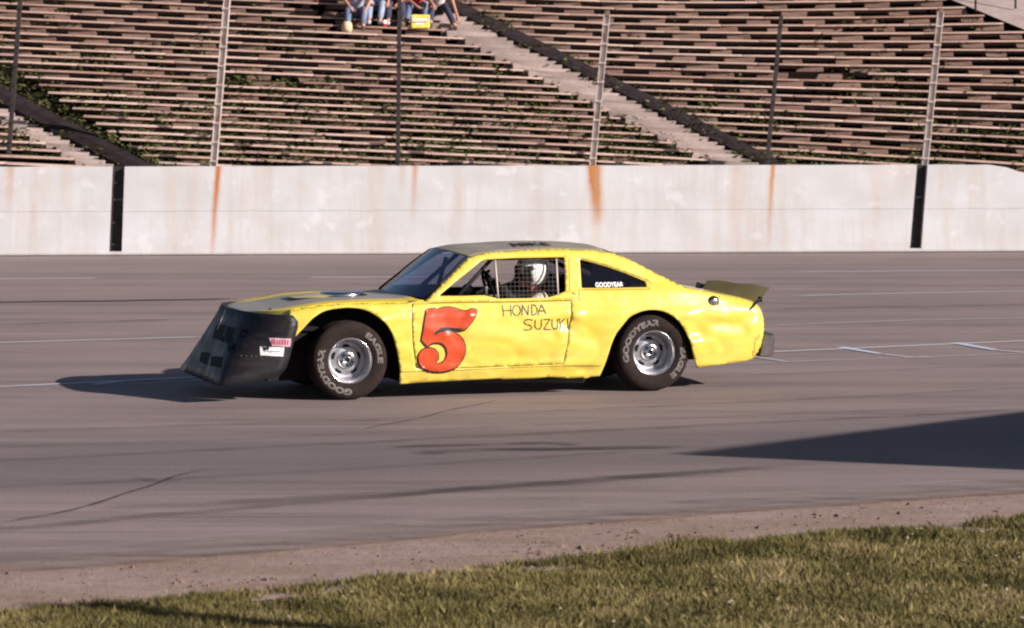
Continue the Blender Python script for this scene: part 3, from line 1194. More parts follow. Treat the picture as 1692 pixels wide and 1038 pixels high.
# ------------------------------------------------------------------ fence posts on the wall line
posts = [
    ((352, 273), (380, -60), .052, 'light', 'pale steel fence post above the leftmost long rust streak'),
    ((978, 268), (1003, 24), .050, 'light', 'pale rusty fence post above the broadest orange rust stain'),
    ((1527, 268), (1554, 20), .050, 'light', 'pale fence post above the right dark slot of the wall'),
    ((12, 273), (38, -60), .034, 'dark', 'dark slim fence post at the far left edge'),
    ((657, 273), (661, -60), .032, 'dark', 'dark slim fence post standing below the spectators'),
    ((1266, 268), (1291, 26), .032, 'dark', 'dark slim fence post in front of the right bank of benches'),
]
for (b, t, r, kd, lab) in posts:
    dd = 53.75 if b[0] < 1100 else 54.3
    pb, pt = at(b[0], b[1] + 14, dd), at(t[0], t[1], dd)
    L = (pt - pb).length
    root = empty('fence_post', pb, 0, lab, 'post')
    mt = M['post_light'] if kd == 'light' else M['post_dark']
    loc = pt - pb
    q = loc.to_track_quat('Z', 'Y')
    bm = bmesh.new()
    if kd == 'light':
        bm_box(bm, Vector((0, -r * .9, L / 2)), (r * 2, .012, L))
        bm_box(bm, Vector((0, r * .9, L / 2)), (r * 2, .012, L))
        bm_box(bm, Vector((0, 0, L / 2)), (.012, r * 1.7, L))
    else:
        bm_box(bm, Vector((0, 0, L / 2)), (r * 1.9, r * 2, L), None, .004)
    o = link('shaft', from_bm('shaft', bm, mt), root)
    o.rotation_mode = 'QUATERNION'
    o.rotation_quaternion = q
    bm = bmesh.new()
    bm_box(bm, Vector((0, 0, -.004)), (r * 4.4, r * 4, .02))
    link('base_plate', from_bm('base_plate', bm, M['post_dark']), root)
    nh = int(L / .3)
    for i in range(nh):
        h = .2 + i * .3
        if h > L - .05: break
        bm = bmesh.new()
        bm_box(bm, Vector((0, 0, 0)), (r * 2.35, .03, .022))
        c = link('cable_clip', from_bm('cable_clip', bm, M['post_dark'] if kd == 'dark' else M['post_light']), root)
        c.location = loc * (h / L) + Vector((0, -r - .012, 0))
    if kd == 'light' and t[1] > 0:
        bm = bmesh.new()
        bm_box(bm, Vector((0, 0, .02)), (r * 1.6, r * 2, .09), None, .01)
        c = link('post_cap', from_bm('post_cap', bm, M['clod']), root)
        c.location = loc

# ------------------------------------------------------------------ the race car
YAW = math.radians(17)
EU = Vector((math.cos(YAW), math.sin(YAW), 0))
EV = Vector((-math.sin(YAW), math.cos(YAW), 0))
F0 = ground(579, 662)
CO = F0 + EV * .86
car = empty('race_car', CO, YAW, 'dented yellow stock car with orange number 5 and a black air dam on its nose', 'race car')


def side(px, py, v):
    """point of the lengthwise plane at offset v from the car's middle: (back from front axle, height)"""
    d = ray(px, py)
    t = (v + CO.dot(EV)) / d.dot(EV)
    p = Vector((d.x * t, d.y * t, CAMH + d.z * t)) - CO
    return p.dot(EU), p.z


def gauss(x, m, s): return math.exp(-((x - m) / s) ** 2)


def halfw(u, w):
    a = .897
    if u < .15: a -= .05 * ((.15 - u) / .7) ** 2
    if u > 3.0: a -= .055 * ((u - 3.0) / .9) ** 2
    if w < .5: a -= .045 * ((.5 - w) / .36) ** 2
    # a shoulder crease along the flank, then the panel leans in
    if w > .5: a -= .012 * min(1, (w - .5) / .2)
    if w > .70: a -= min(.048, .30 * (w - .70) * min(1, (w - .70) / .08))
    if w > .86: a -= .42 * (w - .86) * min(1, (w - .86) / .06)
    a += .014 * gauss(u, 0, .42) * (w < .95) + .014 * gauss(u, 2.83, .42) * (w < .95)
    return a


def sp(px, py):
    u, w = side(px, py, -.87)
    for _ in range(4): u, w = side(px, py, -halfw(u, w))
    return (u, w)


DENTS = [(630, 531, .08, .05, .014), (1143, 566, .075, .06, .017), (926, 547, .05, .04, .013), (737, 555, .05, .045, .009), (776, 520, .03, .03, .006), (948, 522, .03, .025, .007), (1195, 524, .10, .03, .009), (1250, 533, .05, .04, .008), (1110, 543, .05, .03, .008), (800, 612, .12, .02, .006), (940, 541, .10, .07, -.014), (1100, 530, .16, .06, .010), (1155, 548, .09, .07, -.018), (1135, 520, .10, .04, .012), (1190, 535, .16, .05, -.010), (860, 590, .22, .05, -.010), (920, 600, .16, .035, .012),
         (760, 560, .12, .10, -.006), (820, 555, .18, .10, .008), (650, 520, .09, .05, .008), (955, 520, .05, .06, .009), (980, 560, .14, .08, -.008), (1240, 540, .05, .05, .012), (965, 610, .10, .03, -.014),
         (700, 545, .10, .05, .006), (735, 530, .08, .07, -.006), (900, 560, .10, .05, .007)]
DD = [(*sp(a, b), c, d, e) for (a, b, c, d, e) in DENTS]


def dent(u, w):
    if w > .93: return 0.0
    k = min(1.0, (.93 - w) / .08)
    h = 0.0
    for (du, dw, su, sw, am) in DD:
        x, y = (u - du) / su, (w - dw) / sw
        if abs(x) < 2.6 and abs(y) < 2.6: h += 1.5 * am * math.exp(-(x * x + y * y))
    h += .0034 * noise.noise(Vector((u * 3.1, w * 5.0, 2))) + .0020 * noise.noise(Vector((u * 7, w * 9.0, 8)))
    h -= .006 * max(0, .16 - abs(noise.noise(Vector((u * 2.0 + w * 1.2, w * 3.2 - u * .5, 5))))) / .16 * (.3 + .7 * (w < .7))
    h += 0 + .0014 * noise.noise(Vector((u * 19, w * 23, 8)))
    # creased lower skirt
    lw = math.exp(-((w - .26 - .02 * math.sin(u * 3)) / .035) ** 2)
    h += .009 * lw * (.6 + noise.noise(Vector((u * 4, 1, 1)))) if .45 < u < 2.35 else 0
    return h * k


# outlines of the near flank, from the photograph
top_px = [(478, 513), (500, 509.5), (528, 505), (560, 502.5), (600, 501), (640, 500.5), (680, 500), (704, 497)]
pillar_px = [(704, 497), (734, 466.5), (764, 436), (777, 424.5)]
roof_px = [(777, 424.5), (800, 418.5), (834, 415.5), (880, 412.5), (932, 411.5), (975, 413), (1000, 415.5)]
sail_px = [(1000, 415.5), (1020, 420.5), (1045, 431), (1082, 450), (1110, 464), (1137, 475.5)]
deck_px = [(1137, 475.5), (1160, 480), (1189, 486), (1215, 490.5), (1241, 496)]
tail_px = [(1241, 496), (1253, 500.5), (1261, 509), (1266, 521), (1268, 536), (1267, 552), (1263, 570), (1251, 592)]
top_uw = [sp(*p) for p in top_px]
pil_uw = [sp(*p) for p in pillar_px]
roof_uw = cr([sp(*p) for p in roof_px], 4)
sail_uw = cr([sp(*p) for p in sail_px], 3)
deck_uw = cr([sp(*p) for p in deck_px], 3)
tail_uw = cr([sp(*p) for p in tail_px], 3)
perim = top_uw + pil_uw[1:] + roof_uw[1:] + sail_uw[1:] + deck_uw[1:] + tail_uw[1:]
arch_f = [(482, 566), (486, 559), (503, 541), (518, 525), (540, 512.5), (573, 507.5), (602, 511.5), (627, 525), (647, 549), (657, 584), (661, 612), (660, 635)]
arch_r = [(991, 621.5), (1001, 598), (1014, 560), (1030, 536), (1045.6, 521), (1069, 512.5), (1095, 514), (1116, 526), (1134, 549), (1144.5, 582.5), (1151, 608)]
sill = [(660, 635), (700, 632), (760, 629), (827, 625.5), (829, 627), (880, 625.5), (906, 623), (940, 625.5), (963, 624), (968, 626), (975, 623), (991, 621.5)]
rear_low = [(1151, 608), (1190, 603), (1227, 598), (1251, 592)]
af = cr([sp(*p) for p in arch_f], 3)
ar = cr([sp(*p) for p in arch_r], 3)
outline = perim + [sp(*p) for p in rear_low[::-1]][1:] + ar[::-1][1:] + [sp(*p) for p in sill[::-1]][1:-1] + af[::-1]
win_f = [(725, 489), (760, 460), (795, 431.5), (802, 429), (850, 426.5), (932, 425), (934, 450), (934.5, 481), (922, 487), (904, 492), (865, 493), (823, 493.5), (800, 488), (760, 489)]
win_q = [(958, 428.5), (980, 434), (1004, 441), (1035, 452), (1066, 465), (1069, 474.5), (1015, 475.5), (961, 476)]
wf, wq = [sp(*p) for p in win_f], [sp(*p) for p in win_q]
door_hole = [(680.5, 501.5), (760, 499.5), (850, 498.5), (944, 496), (943, 530), (938, 570), (930, 602), (860, 605), (760, 608.5), (687, 609), (682.5, 575), (680, 535)]
door_o = [(681.6, 502.6), (760, 500.6), (850, 499.6), (943, 497.1), (942, 530), (937, 570), (929.3, 601), (860, 604), (760, 607.5), (688, 608), (683.6, 575), (681.1, 535)]
dh, do_ = [sp(*p) for p in door_hole], [sp(*p) for p in door_o]


def densify(poly, step, closed=True):
    out = []
    N = len(poly)
    for i in range(N if closed else N - 1):
        a, b = Vector(poly[i][:2]), Vector(poly[(i + 1) % N][:2])
        k = max(1, int((b - a).length / step))
        for q in range(k):
            p = a.lerp(b, q / k)
            out.append((p.x, p.y))
    return out


def inside(p, poly):
    x, y = p
    c = False
    j = len(poly) - 1
    for i in range(len(poly)):
        xi, yi = poly[i]
        xj, yj = poly[j]
        if (yi > y) != (yj > y) and x < (xj - xi) * (y - yi) / (yj - yi) + xi: c = not c
        j = i
    return c


PA = np.array(densify(perim, .015, False) + [perim[-1]])


def perim_dist(u, w):
    d = PA - np.array((u, w))
    return math.sqrt(float((d * d).sum(1).min()))


ROLL = .045


def surf(u, w, off=0.0):
    """offset of the skin from the middle, on the near side"""
    v = halfw(u, w) + dent(u, w) + off
    d = perim_dist(u, w)
    R = ROLL if u < 3.4 else ROLL + .05 * min(1, (u - 3.4) / .3)
    if w > 1.0: R = .03
    if d < R: v -= R * (1 - math.sqrt(max(0, 1 - (1 - d / R) ** 2))) * .9
    return v


def sheet(poly, holes, step, off=0.0, edge_step=None):
    es = edge_step or step
    loops = [densify(poly, es)] + [densify(h, es) for h in holes]
    vs_, ed = [], []
    for lp in loops:
        b = len(vs_)
        vs_ += [Vector(p) for p in lp]
        ed += [(b + i, b + (i + 1) % len(lp)) for i in range(len(lp))]
    L = np.array([(p.x, p.y) for p in vs_])
    us = [p[0] for p in poly]
    ws = [p[1] for p in poly]
    y = min(ws) + step / 2
    r = 0
    while y < max(ws):
        x = min(us) + (step / 2 if r % 2 else 0)
        while x < max(us):
            if inside((x, y), loops[0]) and not any(inside((x, y), h) for h in loops[1:]):
                d = L - np.array((x, y))
                if (d * d).sum(1).min() > (.42 * step) ** 2: vs_.append(Vector((x, y)))
            x += step
        y += step * .87
        r += 1
    co, _, fc, _, _, _ = delaunay_2d_cdt(vs_, ed, [], 0, 1e-6)
    out = []
    for fce in fc:
        c = sum((co[i] for i in fce), Vector((0, 0))) / len(fce)
        if inside((c.x, c.y), loops[0]) and not any(inside((c.x, c.y), h) for h in loops[1:]):
            out.append(tuple(fce))
    V = [(p.x, -surf(p.x, p.y, off), p.y) for p in co]
    # facing the camera side (-y): order so that the normal is -y
    F = []
    for fce in out:
        a, b, c = (Vector(V[i]) for i in fce[:3])
        F.append(fce if (b - a).cross(c - a).y < 0 else fce[::-1])
    return V, F


def mirror(V, F):
    return [(x, -y, z) for (x, y, z) in V], [tuple(f[::-1]) for f in F]


def join(*parts):
    V, F = [], []
    for (v, f) in parts:
        b = len(V)
        V += v
        F += [tuple(i + b for i in q) for q in f]
    return V, F


flank = sheet(outline, [wf, wq, dh], .028, edge_step=.022)
flank_far = mirror(*sheet(outline, [wf, wq], .06, edge_step=.04))


def cross(path, nv=14, crown=0.03, crown_u=0.0, taper=None, inner=1.0, lift=0.0):
    """strip between the near and the far top edge of the car along path"""
    V, F = [], []
    for i, (u, w) in enumerate(path):
        a = (surf(u, w) if taper is None else taper(u)) * inner
        cw = crown(i / (len(path) - 1)) if callable(crown) else crown
        cu = crown_u(i / (len(path) - 1)) if callable(crown_u) else crown_u
        for k in range(nv + 1):
            q = -1 + 2 * k / nv
            g = 1 - abs(q) ** 2.2
            V.append((u + cu * g, a * q, w + cw * g + lift))
    n = nv + 1
    for i in range(len(path) - 1):
        for k in range(nv):
            F.append((i * n + k, (i + 1) * n + k, (i + 1) * n + k + 1, i * n + k + 1))
    return V, F


def solid(o, th, off=-1, mat_off=0):
    m = o.modifiers.new('thickness', 'SOLIDIFY')
    m.thickness = th
    m.offset = off
    m.material_offset = mat_off
    m.material_offset_rim = 0
    return o


tail_face = cross(tail_uw, 16, 0.0, lambda t: .07 * (.4 + .6 * math.sin(math.pi * min(1, t * 1.1))))
deck_face = cross(deck_uw, 16, .02)
sail_top = cross(sail_uw, 16, -.004)
V, F = join(flank, flank_far, tail_face, deck_face)
body = link('body', mesh('body', V, F, [M['yellow'], M['interior']], True), car)
solid(body, .012, -1, 1)
bm = bmesh.new()
bm.from_mesh(body.data)
bmesh.ops.remove_doubles(bm, verts=bm.verts, dist=.004)
bm.to_mesh(body.data)
bm.free()

# door skin with its seam
Vd, Fd = sheet(do_, [], .026, .0015, .02)
door = link('door', mesh('door', Vd, Fd, [M['yellow'], M['interior']], True), car)
solid(door, .012, -1, 1)
V, F = sheet([sp(*p) for p in ((676, 497.8), (948, 494.5), (946, 540), (934, 606), (684, 613), (677, 560))], [], .08, -.03, .05)
link('door_jamb', mesh('door_jamb', V, F, M['line'], True), car)

# nose, hood
nose_near = [side(388, 511.5, -.17)]
u_nose = nose_near[0][0]
u_side = top_uw[0][0]


def hood_half(u):
    if u >= u_side: return surf(u, np.interp(u, [p[0] for p in top_uw], [p[1] for p in top_uw]))
    t = max(0, (u - u_nose - .01) / (u_side - u_nose))
    ae = surf(*top_uw[0])
    return .17 + (ae - .17) * min(1, max(0, t)) ** .50


w_n = nose_near[0][1] - .01
hp = []
for i in range(9):
    k = i / 8
    hp.append((u_nose + .012 + (u_side - u_nose - .012) * k, w_n + (top_uw[0][1] - w_n) * k ** .9))
hood_path = hp[:-1] + cr(top_uw, 3)
V, F = cross(hood_path, 20, lambda t: .002 + .026 * max(0, (t - .25) / .75) ** .8, lambda t: -.10 * max(0, (t - .7) / .3), hood_half)
hood = link('hood', mesh('hood', V, F, [M['hood'], M['interior']], True), car)
solid(hood, .008, -1, 1)
Vn, Fn = [], []
for sg_ in (-1, 1):
    b_ = len(Vn)
    for (u_, w_) in hood_path[:11]:
        a_ = hood_half(u_)
        for (da, dw_) in ((-.004, .001), (.006, -.012), (.010, -.10)): Vn.append((u_ - .004, sg_ * (a_ + da), w_ + dw_))
    for i in range(10):
        for k in range(2): Fn.append((b_ + 3 * i + k, b_ + 3 * i + 3 + k, b_ + 3 * i + 4 + k, b_ + 3 * i + 1 + k))
link('nose_panel', mesh('nose_panel', Vn, Fn, M['yellow'], True), car)
# roof skin
V, F = cross(roof_uw, 16, lambda t: .035, lambda t: -.10 * (1 - t) ** 3 + .03 * t ** 3)
roof = link('roof', mesh('roof', V, F, [M['grey'], M['interior']], True), car)
solid(roof, .006, -1, 1)
# backlight panel between the sails
link('rear_window_panel', mesh('rear_window_panel', *cross(sail_uw, 14, .02, lambda t: .03 * (1 - t)), M['yellow'], True), car)
V, F = cross(sail_uw[2:-1], 12, .02, .0, None, .80, .014)
link('rear_window', mesh('rear_window', V, F, M['quarter_glass'], True), car)
# windshield, glass and its black frame
wpath = [pil_uw[0], pil_uw[1], pil_uw[2], pil_uw[3]]
wpath = [tuple(Vector(wpath[i]).lerp(Vector(wpath[i + 1]), k / 3)) for i in range(3) for k in range(3)] + [wpath[3]]
V, F = cross(wpath, 14, lambda t: .035 * t, lambda t: -.13 + .03 * t, None, .985, -.004)
ws = link('windshield', mesh('windshield', V, F, M['windshield'], True), car)
for (t0, t1) in ((.012, .05),):
    pa = Vector(wpath[0]).lerp(Vector(wpath[-2]), t0)
    pb = Vector(wpath[0]).lerp(Vector(wpath[-1]), t1)
    V, F = cross([tuple(pa), tuple(pb)], 14, .003, -.133 + .03 * t0, None, .985, .002)
    link('windshield_moulding', mesh('windshield_moulding', V, F, M['yellow' if t0 > .5 else 'black'], True), car)
for sgn in (-1, 1):
    pts = [(p[0] - .012, sgn * (surf(*p) - .035), p[1] + .004) for p in wpath]
    tube('pillar_trim', pts, .008, M['black'], car, 6)

# quarter glass with its lettering, both sides
for sgn in (-1, 1):
    V, F = sheet([sp(*p) for p in ((956, 426.5), (1004, 439), (1069, 463), (1072, 477), (958.5, 478))], [], .1, -.014, .06)
    if sgn > 0: V, F = mirror(V, F)
    qg = link('quarter_window', mesh('quarter_window', V, F, M['quarter_glass'], True), car)

    def text_mesh(s, size, bold=.0, shear=0.0):
        c = bpy.data.curves.new('text', 'FONT')
        c.body = s
        c.size = size
        c.offset = bold
        c.shear = shear
        c.resolution_u = 3
        o = bpy.data.objects.new('text', c)
        COL.objects.link(o)
        dg = bpy.context.evaluated_depsgraph_get()
        me = bpy.data.meshes.new_from_object(o.evaluated_get(dg))
        vv = [v.co.copy() for v in me.vertices]
        ff = [tuple(p.vertices) for p in me.polygons]
        bpy.data.objects.remove(o)
        bpy.data.meshes.remove(me)
        x0, x1 = min(v.x for v in vv), max(v.x for v in vv)
        y0, y1 = min(v.y for v in vv), max(v.y for v in vv)
        return [((v.x - x0) / (x1 - x0), (v.y - y0) / (y1 - y0)) for v in vv], ff

    tv, tf = text_mesh('GOODYEAR', 1, .035)
    a, b = sp(985, 475.2), sp(1031.5, 474.4)
    hh = .045
    V = []
    for (x, y) in tv:
        xx = x if sgn < 0 else 1 - x
        u = a[0] + (b[0] - a[0]) * xx
        w = a[1] + (b[1] - a[1]) * xx + hh * y
        V.append((u, sgn * (halfw(u, w) - .009), w))
    link('lettering', mesh('lettering', V, tf, M['white_print']), qg)


# painted number and words follow the dented skin
def crop(pts, ox=640, oy=480, s=4.7): return [(ox + x / s, oy + y / s) for x, y in pts]


five = [(303, 150), (340, 142), (372, 140), (386, 152), (405, 141), (440, 131), (485, 130), (525, 137), (560, 150), (592, 160), (622, 158), (652, 141), (672, 145), (692, 150), (690, 175), (680, 205), (662, 235),
        (640, 262), (618, 288), (600, 303), (565, 312), (535, 306), (500, 300), (465, 297), (435, 299), (400, 312), (378, 330), (362, 350), (385, 335), (415, 324), (450, 316), (490, 317), (525, 327), (560, 350),
        (588, 380), (603, 420), (605, 460), (599, 500), (582, 540), (556, 575), (525, 599), (490, 616), (450, 627), (410, 631), (365, 630), (322, 623), (288, 609), (262, 588), (246, 562), (240, 535), (242, 508),
        (250, 483), (268, 463), (295, 450), (330, 446), (358, 452), (380, 468), (393, 488), (397, 512), (392, 538), (375, 562), (388, 572), (405, 569), (425, 560), (443, 545), (456, 525), (464, 500), (464, 474), (456, 445),
        (440, 423), (418, 409), (396, 404), (370, 404), (345, 412), (325, 424), (312, 437), (288, 410), (267, 384), (275, 330), (284, 270), (294, 205)]


def offset_poly(poly, d):
    out = []
    N = len(poly)
    area = sum(poly[i][0] * poly[(i + 1) % N][1] - poly[(i + 1) % N][0] * poly[i][1] for i in range(N))
    sg = 1 if area > 0 else -1
    for i in range(N):
        a, b, c = Vector(poly[i - 1]), Vector(poly[i]), Vector(poly[(i + 1) % N])
        n1, n2 = (b - a).normalized(), (c - b).normalized()
        n = Vector((n1.y + n2.y, -(n1.x + n2.x)))
        if n.length < .3: n = Vector((n1.y, -n1.x))
        out.append(tuple(b + n.normalized() * d * sg))
    return out


num = empty('racing_number')
bpy.data.objects.remove(num)


def decal_sheet(name, polys, off, mat, parent, step=.022):
    V, F = [], []
    for p in polys:
        V, F = join((V, F), sheet([sp(*q) for q in p], [], step, off, step))
    return link(name, mesh(name, V, F, mat, True), parent)


def sheet_union(polys, off, step=.02):
    V, F = [], []
    for i, p in enumerate(polys):
        V, F = join((V, F), sheet(p, [], step, off + i * .0003, step))
    return V, F


five_px = crop(five)
black5 = offset_poly(five_px, 1.5)
shadow5 = [(x - 1.6, y + 2.2) for x, y in offset_poly(five_px, 1.3)]
V, F = sheet_union([[sp(*q) for q in shadow5], [sp(*q) for q in black5]], .0040, .014)
number = link('racing_number', mesh('racing_number', V, F, M['number_black'], True), car)
V, F = sheet_union([[sp(*q) for q in offset_poly(five_px, -.25)]], .0085, .014)
link('number_face', mesh('number_face', V, F, M['number_orange'], True), number)
# black swirl highlight under the flag of the five
V, F = sheet_union([[sp(*q) for q in crop([(362, 348), (372, 322), (400, 298), (435, 286), (480, 286), (530, 292), (590, 296), (560, 312), (500, 302), (440, 300), (400, 314)])]], .0110, .014)
link('number_shade', mesh('number_shade', V, F, M['number_black'], True), number)


def strokes(lines, wpx, off, mat, name, parent):
    """brush strokes: polylines in photo pixels with a width, laid on the skin"""
    V, F = [], []
    for ln in lines:
        P = densify(ln, 1.6, False) + [ln[-1]]
        b = len(V)
        for i, p in enumerate(P):
            d = (Vector(P[min(i + 1, len(P) - 1)]) - Vector(P[max(i - 1, 0)])).normalized()
            n = Vector((-d.y, d.x)) * wpx * .5 * (1 + .25 * math.sin(i * 1.3 + ln[0][0]))
            for s in (-1, 1):
                q = sp(p[0] + n.x * s, p[1] + n.y * s)
                V.append((q[0], -surf(q[0], q[1], off), q[1]))
        for i in range(len(P) - 1):
            F.append((b + 2 * i, b + 2 * i + 1, b + 2 * i + 3, b + 2 * i + 2))
        off += .0002
    return link(name, mesh(name, V, F, mat), parent)


def arcp(cx, cy, rx, ry, a0, a1, n=12):
    return [(cx + rx * math.cos(math.radians(a0 + (a1 - a0) * i / n)), cy + ry * math.sin(math.radians(a0 + (a1 - a0) * i / n))) for i in range(n + 1)]


H = crop  # letters read off the enlarged door
honda = [H([(893, 115), (903, 200)]), H([(955, 115), (962, 196)]), H([(900, 157), (960, 155)]), H(arcp(1003, 155, 30, 40, 0, 360, 18)), H([(1045, 194), (1048, 112), (1092, 192), (1095, 110)]),
         H([(1120, 110), (1122, 192)]), H([(1118, 110), (1145, 114), (1162, 138), (1162, 165), (1146, 187), (1120, 192)]), H([(1168, 192), (1196, 108), (1232, 184)]), H([(1178, 160), (1222, 158)])]
suzuki = [H([(1128, 232), (1098, 224), (1070, 232), (1060, 250), (1078, 264), (1108, 272), (1124, 288), (1110, 304), (1080, 310), (1056, 300)]), H([(1148, 226), (1146, 280), (1162, 302), (1184, 300), (1196, 280), (1196, 224)]),
          H([(1212, 226), (1262, 224), (1214, 304), (1270, 302)]), H([(1280, 224), (1280, 280), (1294, 300), (1312, 298), (1322, 278), (1324, 220)]), H([(1340, 218), (1344, 302)]), H([(1380, 218), (1344, 262), (1378, 300)]), H([(1404, 220), (1408, 300)])]
strokes(honda, 1.8, .0035, M['hand_black'], 'painted_lettering', car)
strokes(suzuki, 1.8, .0035, M['hand_black'], 'painted_lettering', car)
# seams and creases
strokes([[(944.5, 483), (947, 484.5), (951, 486.5)]], 1.3, .003, M['line'], 'window_corner_clip', car)
strokes([[(661.5, 615), (740, 612.5), (840, 608), (930, 604.5), (994, 605)]], .8, .002, M['line'], 'sill_seam', car)
strokes([[(957, 478), (957, 497)], [(940, 427), (941, 482)]], .6, .002, M['line'], 'pillar_seam', car)
strokes([[(958, 426), (1004, 438.5), (1070, 462.5), (1075, 468), (1073, 478), (959, 479)]], .7, .002, M['line'], 'quarter_panel_seam', car)

# air dam: flat blade between two corners, wings wrapped round the nose
rows, ncol = 9, 0
front = []
for r in range(rows):
    t = r / (rows - 1)
    vc = .17 + .70 * t
    cpx = (387 + (364 - 387) * t, 511 + (639 - 511) * t)
    uc, wc = side(*cpx, -vc)
    # rear edge of the wing
    ep = [(0, (484, 521)), (.08, (491, 527)), (.18, (493.5, 536)), (.5, (487, 560)), (.8, (476, 598)), (.93, (471, 614)), (1, (460, 623))]
    ex = np.interp(t, [e[0] for e in ep], [e[1][0] for e in ep])
    ey = np.interp(t, [e[0] for e in ep], [e[1][1] for e in ep])
    ve = .915
    ue, we = side(ex, ey, -ve)
    col = []
    for k in range(9):
        q = k / 8
        # quarter-ellipse like wrap from corner to wing end
        v = vc + (ve - vc) * math.sin(q * math.pi / 2) ** .9
        u = uc + (ue - uc) * (1 - math.cos(q * math.pi / 2)) ** .92
        kk = (u - uc) / max(1e-6, ue - uc)
        w = wc + (we - wc) * kk
        col.append((u, v, w))
    wob = .008 * math.sin(t * 9)
    mid = [(uc - .012 + wob * .5, vc * q, wc - .004) for q in (0, .33, .66)]
    near = [(u, -v, w) for (u, v, w) in col[::-1]] + [(u, -v, w) for (u, v, w) in mid[::-1]]
    far = [(u, v, w) for (u, v, w) in mid[1:]] + [(u, v, w) for (u, v, w) in col]
    front.append(near + far)
    ncol = len(near + far)
V = [p for r in front for p in r]
F = [(r * ncol + k, r * ncol + k + 1, (r + 1) * ncol + k + 1, (r + 1) * ncol + k) for r in range(rows - 1) for k in range(ncol - 1)]
dam = link('air_dam', mesh('air_dam', V, F, M['plastic'], True), car)
solid(dam, .012, 1)


def dam_pt(px, py, off=.012):
    """point on the near wing or blade of the dam below a pixel, by intersecting the mesh"""
    from mathutils.bvhtree import BVHTree
    global DBVH
    try: DBVH
    except NameError: DBVH = BVHTree.FromPolygons([Vector(p) for p in V], F)
    d = ray(px, py)
    dl = Vector((d.dot(EU), d.dot(EV), d.z))
    ol = Vector((0, 0, CAMH)) - CO
    ol = Vector((ol.dot(EU), ol.dot(EV), ol.z))
    hit = DBVH.ray_cast(ol, dl.normalized())
    if hit[0] is None: return None
    n = hit[1] if hit[1].dot(dl) < 0 else -hit[1]
    return hit[0] + n * off


def dam_patch(name, quad, mat, off, parent, n=4):
    W, G = [], []
    for i in range(n + 1):
        for j in range(n + 1):
            a = Vector(quad[0]).lerp(Vector(quad[1]), i / n)
            b = Vector(quad[3]).lerp(Vector(quad[2]), i / n)
            p = a.lerp(b, j / n)
            h = dam_pt(p.x, p.y, off)
            if h is None: return None
            W.append(h)
    for i in range(n):
        for j in range(n):
            G.append((i * (n + 1) + j, i * (n + 1) + j + 1, (i + 1) * (n + 1) + j + 1, (i + 1) * (n + 1) + j))
    return link(name, mesh(name, W, G, mat), parent)


C1 = lambda pts: crop(pts, 280, 480, 4.03)
for q in ([(322, 232), (382, 232), (378, 352), (292, 318)], [(388, 244), (436, 250), (432, 350), (382, 352)], [(488, 262), (538, 268), (500, 322), (470, 316)], [(398, 350), (452, 352), (436, 430), (396, 420)], [(222, 412), (282, 420), (258, 500), (206, 476)], [(292, 440), (366, 446), (352, 520), (276, 506)]):
    dam_patch('grille_opening', C1(q), M['black'], .0135, dam)
st = dam_patch('sponsor_sticker', [(430.5, 573.5), (469.5, 574), (467.5, 589), (430.5, 587.5)], M['white_print'], .0145, dam)
M['pink'] = plain('pink_sticker', (.62, .36, .42), .4, var=.2, scale=60)
M['red_print'] = plain('red_print', (.45, .09, .13), .5)
M['blue_print'] = plain('blue_print', (.20, .21, .30), .5)
st2 = dam_patch('sponsor_sticker', [(445, 559), (481, 559.5), (479.5, 573), (450, 572)], M['pink'], .0150, dam)
for (st_, x0, x1, y0, y1, mt, n_) in ((st2, 449, 478, 562, 570, 'red_print', 7), (st, 436, 463, 578, 584, 'blue_print', 3)):
    for i in range(n_):
        a = x0 + (x1 - x0) * i / n_
        b = a + (x1 - x0) / n_ * .6
        c = dam_patch('sticker_print', [(a, y0), (b, y0 + .4 * (i % 2)), (b - .5, y1), (a - .5, y1)] if mt == 'red_print' else [(a, (y0 + y1) / 2), (b + 3, (y0 + y1) / 2 - 1), (b + 3, (y0 + y1) / 2 + .6), (a, (y0 + y1) / 2 + 1.2)], M[mt], .0165, st_ or dam, 2)
M['scuffed'] = plain('scuffed_brown_plastic', (.24, .145, .11), .5, var=.5, scale=25)
for i in range(9):
    p = dam_pt(400 + i * 8.0, 589 + i * .1, .014)
    if p:
        r_ = box('rivet', p, (.010, .006, .010), M['bumper'], dam)
# tow strap hanging at the blade's corner
tube('strap', [Vector((side(376, 512, -.3)[0] - .02, -.30, side(376, 512, -.3)[1])), Vector((side(364, 545, -.38)[0] - .03, -.38, side(364, 545, -.38)[1]))], .007, M['bumper'], dam, 6)

# wheels
LIP, DISC = -.128, .012
tyre_prof = [(-.112, .196), (-.124, .204), (-.134, .222), (-.143, .252), (-.145, .282), (-.140, .306), (-.128, .326), (-.115, .339), (-.098, .346), (-.07, .3485), (-.045, .349), (-.043, .343), (-.037, .343), (-.035, .3495), (0, .350)]
tyre_prof = tyre_prof + [(-o, r) for (o, r) in tyre_prof[::-1][1:]]


def side_off(r):
    rs = [p[1] for p in tyre_prof[:9]]
    os_ = [p[0] for p in tyre_prof[:9]]
    return float(np.interp(r, rs, os_))


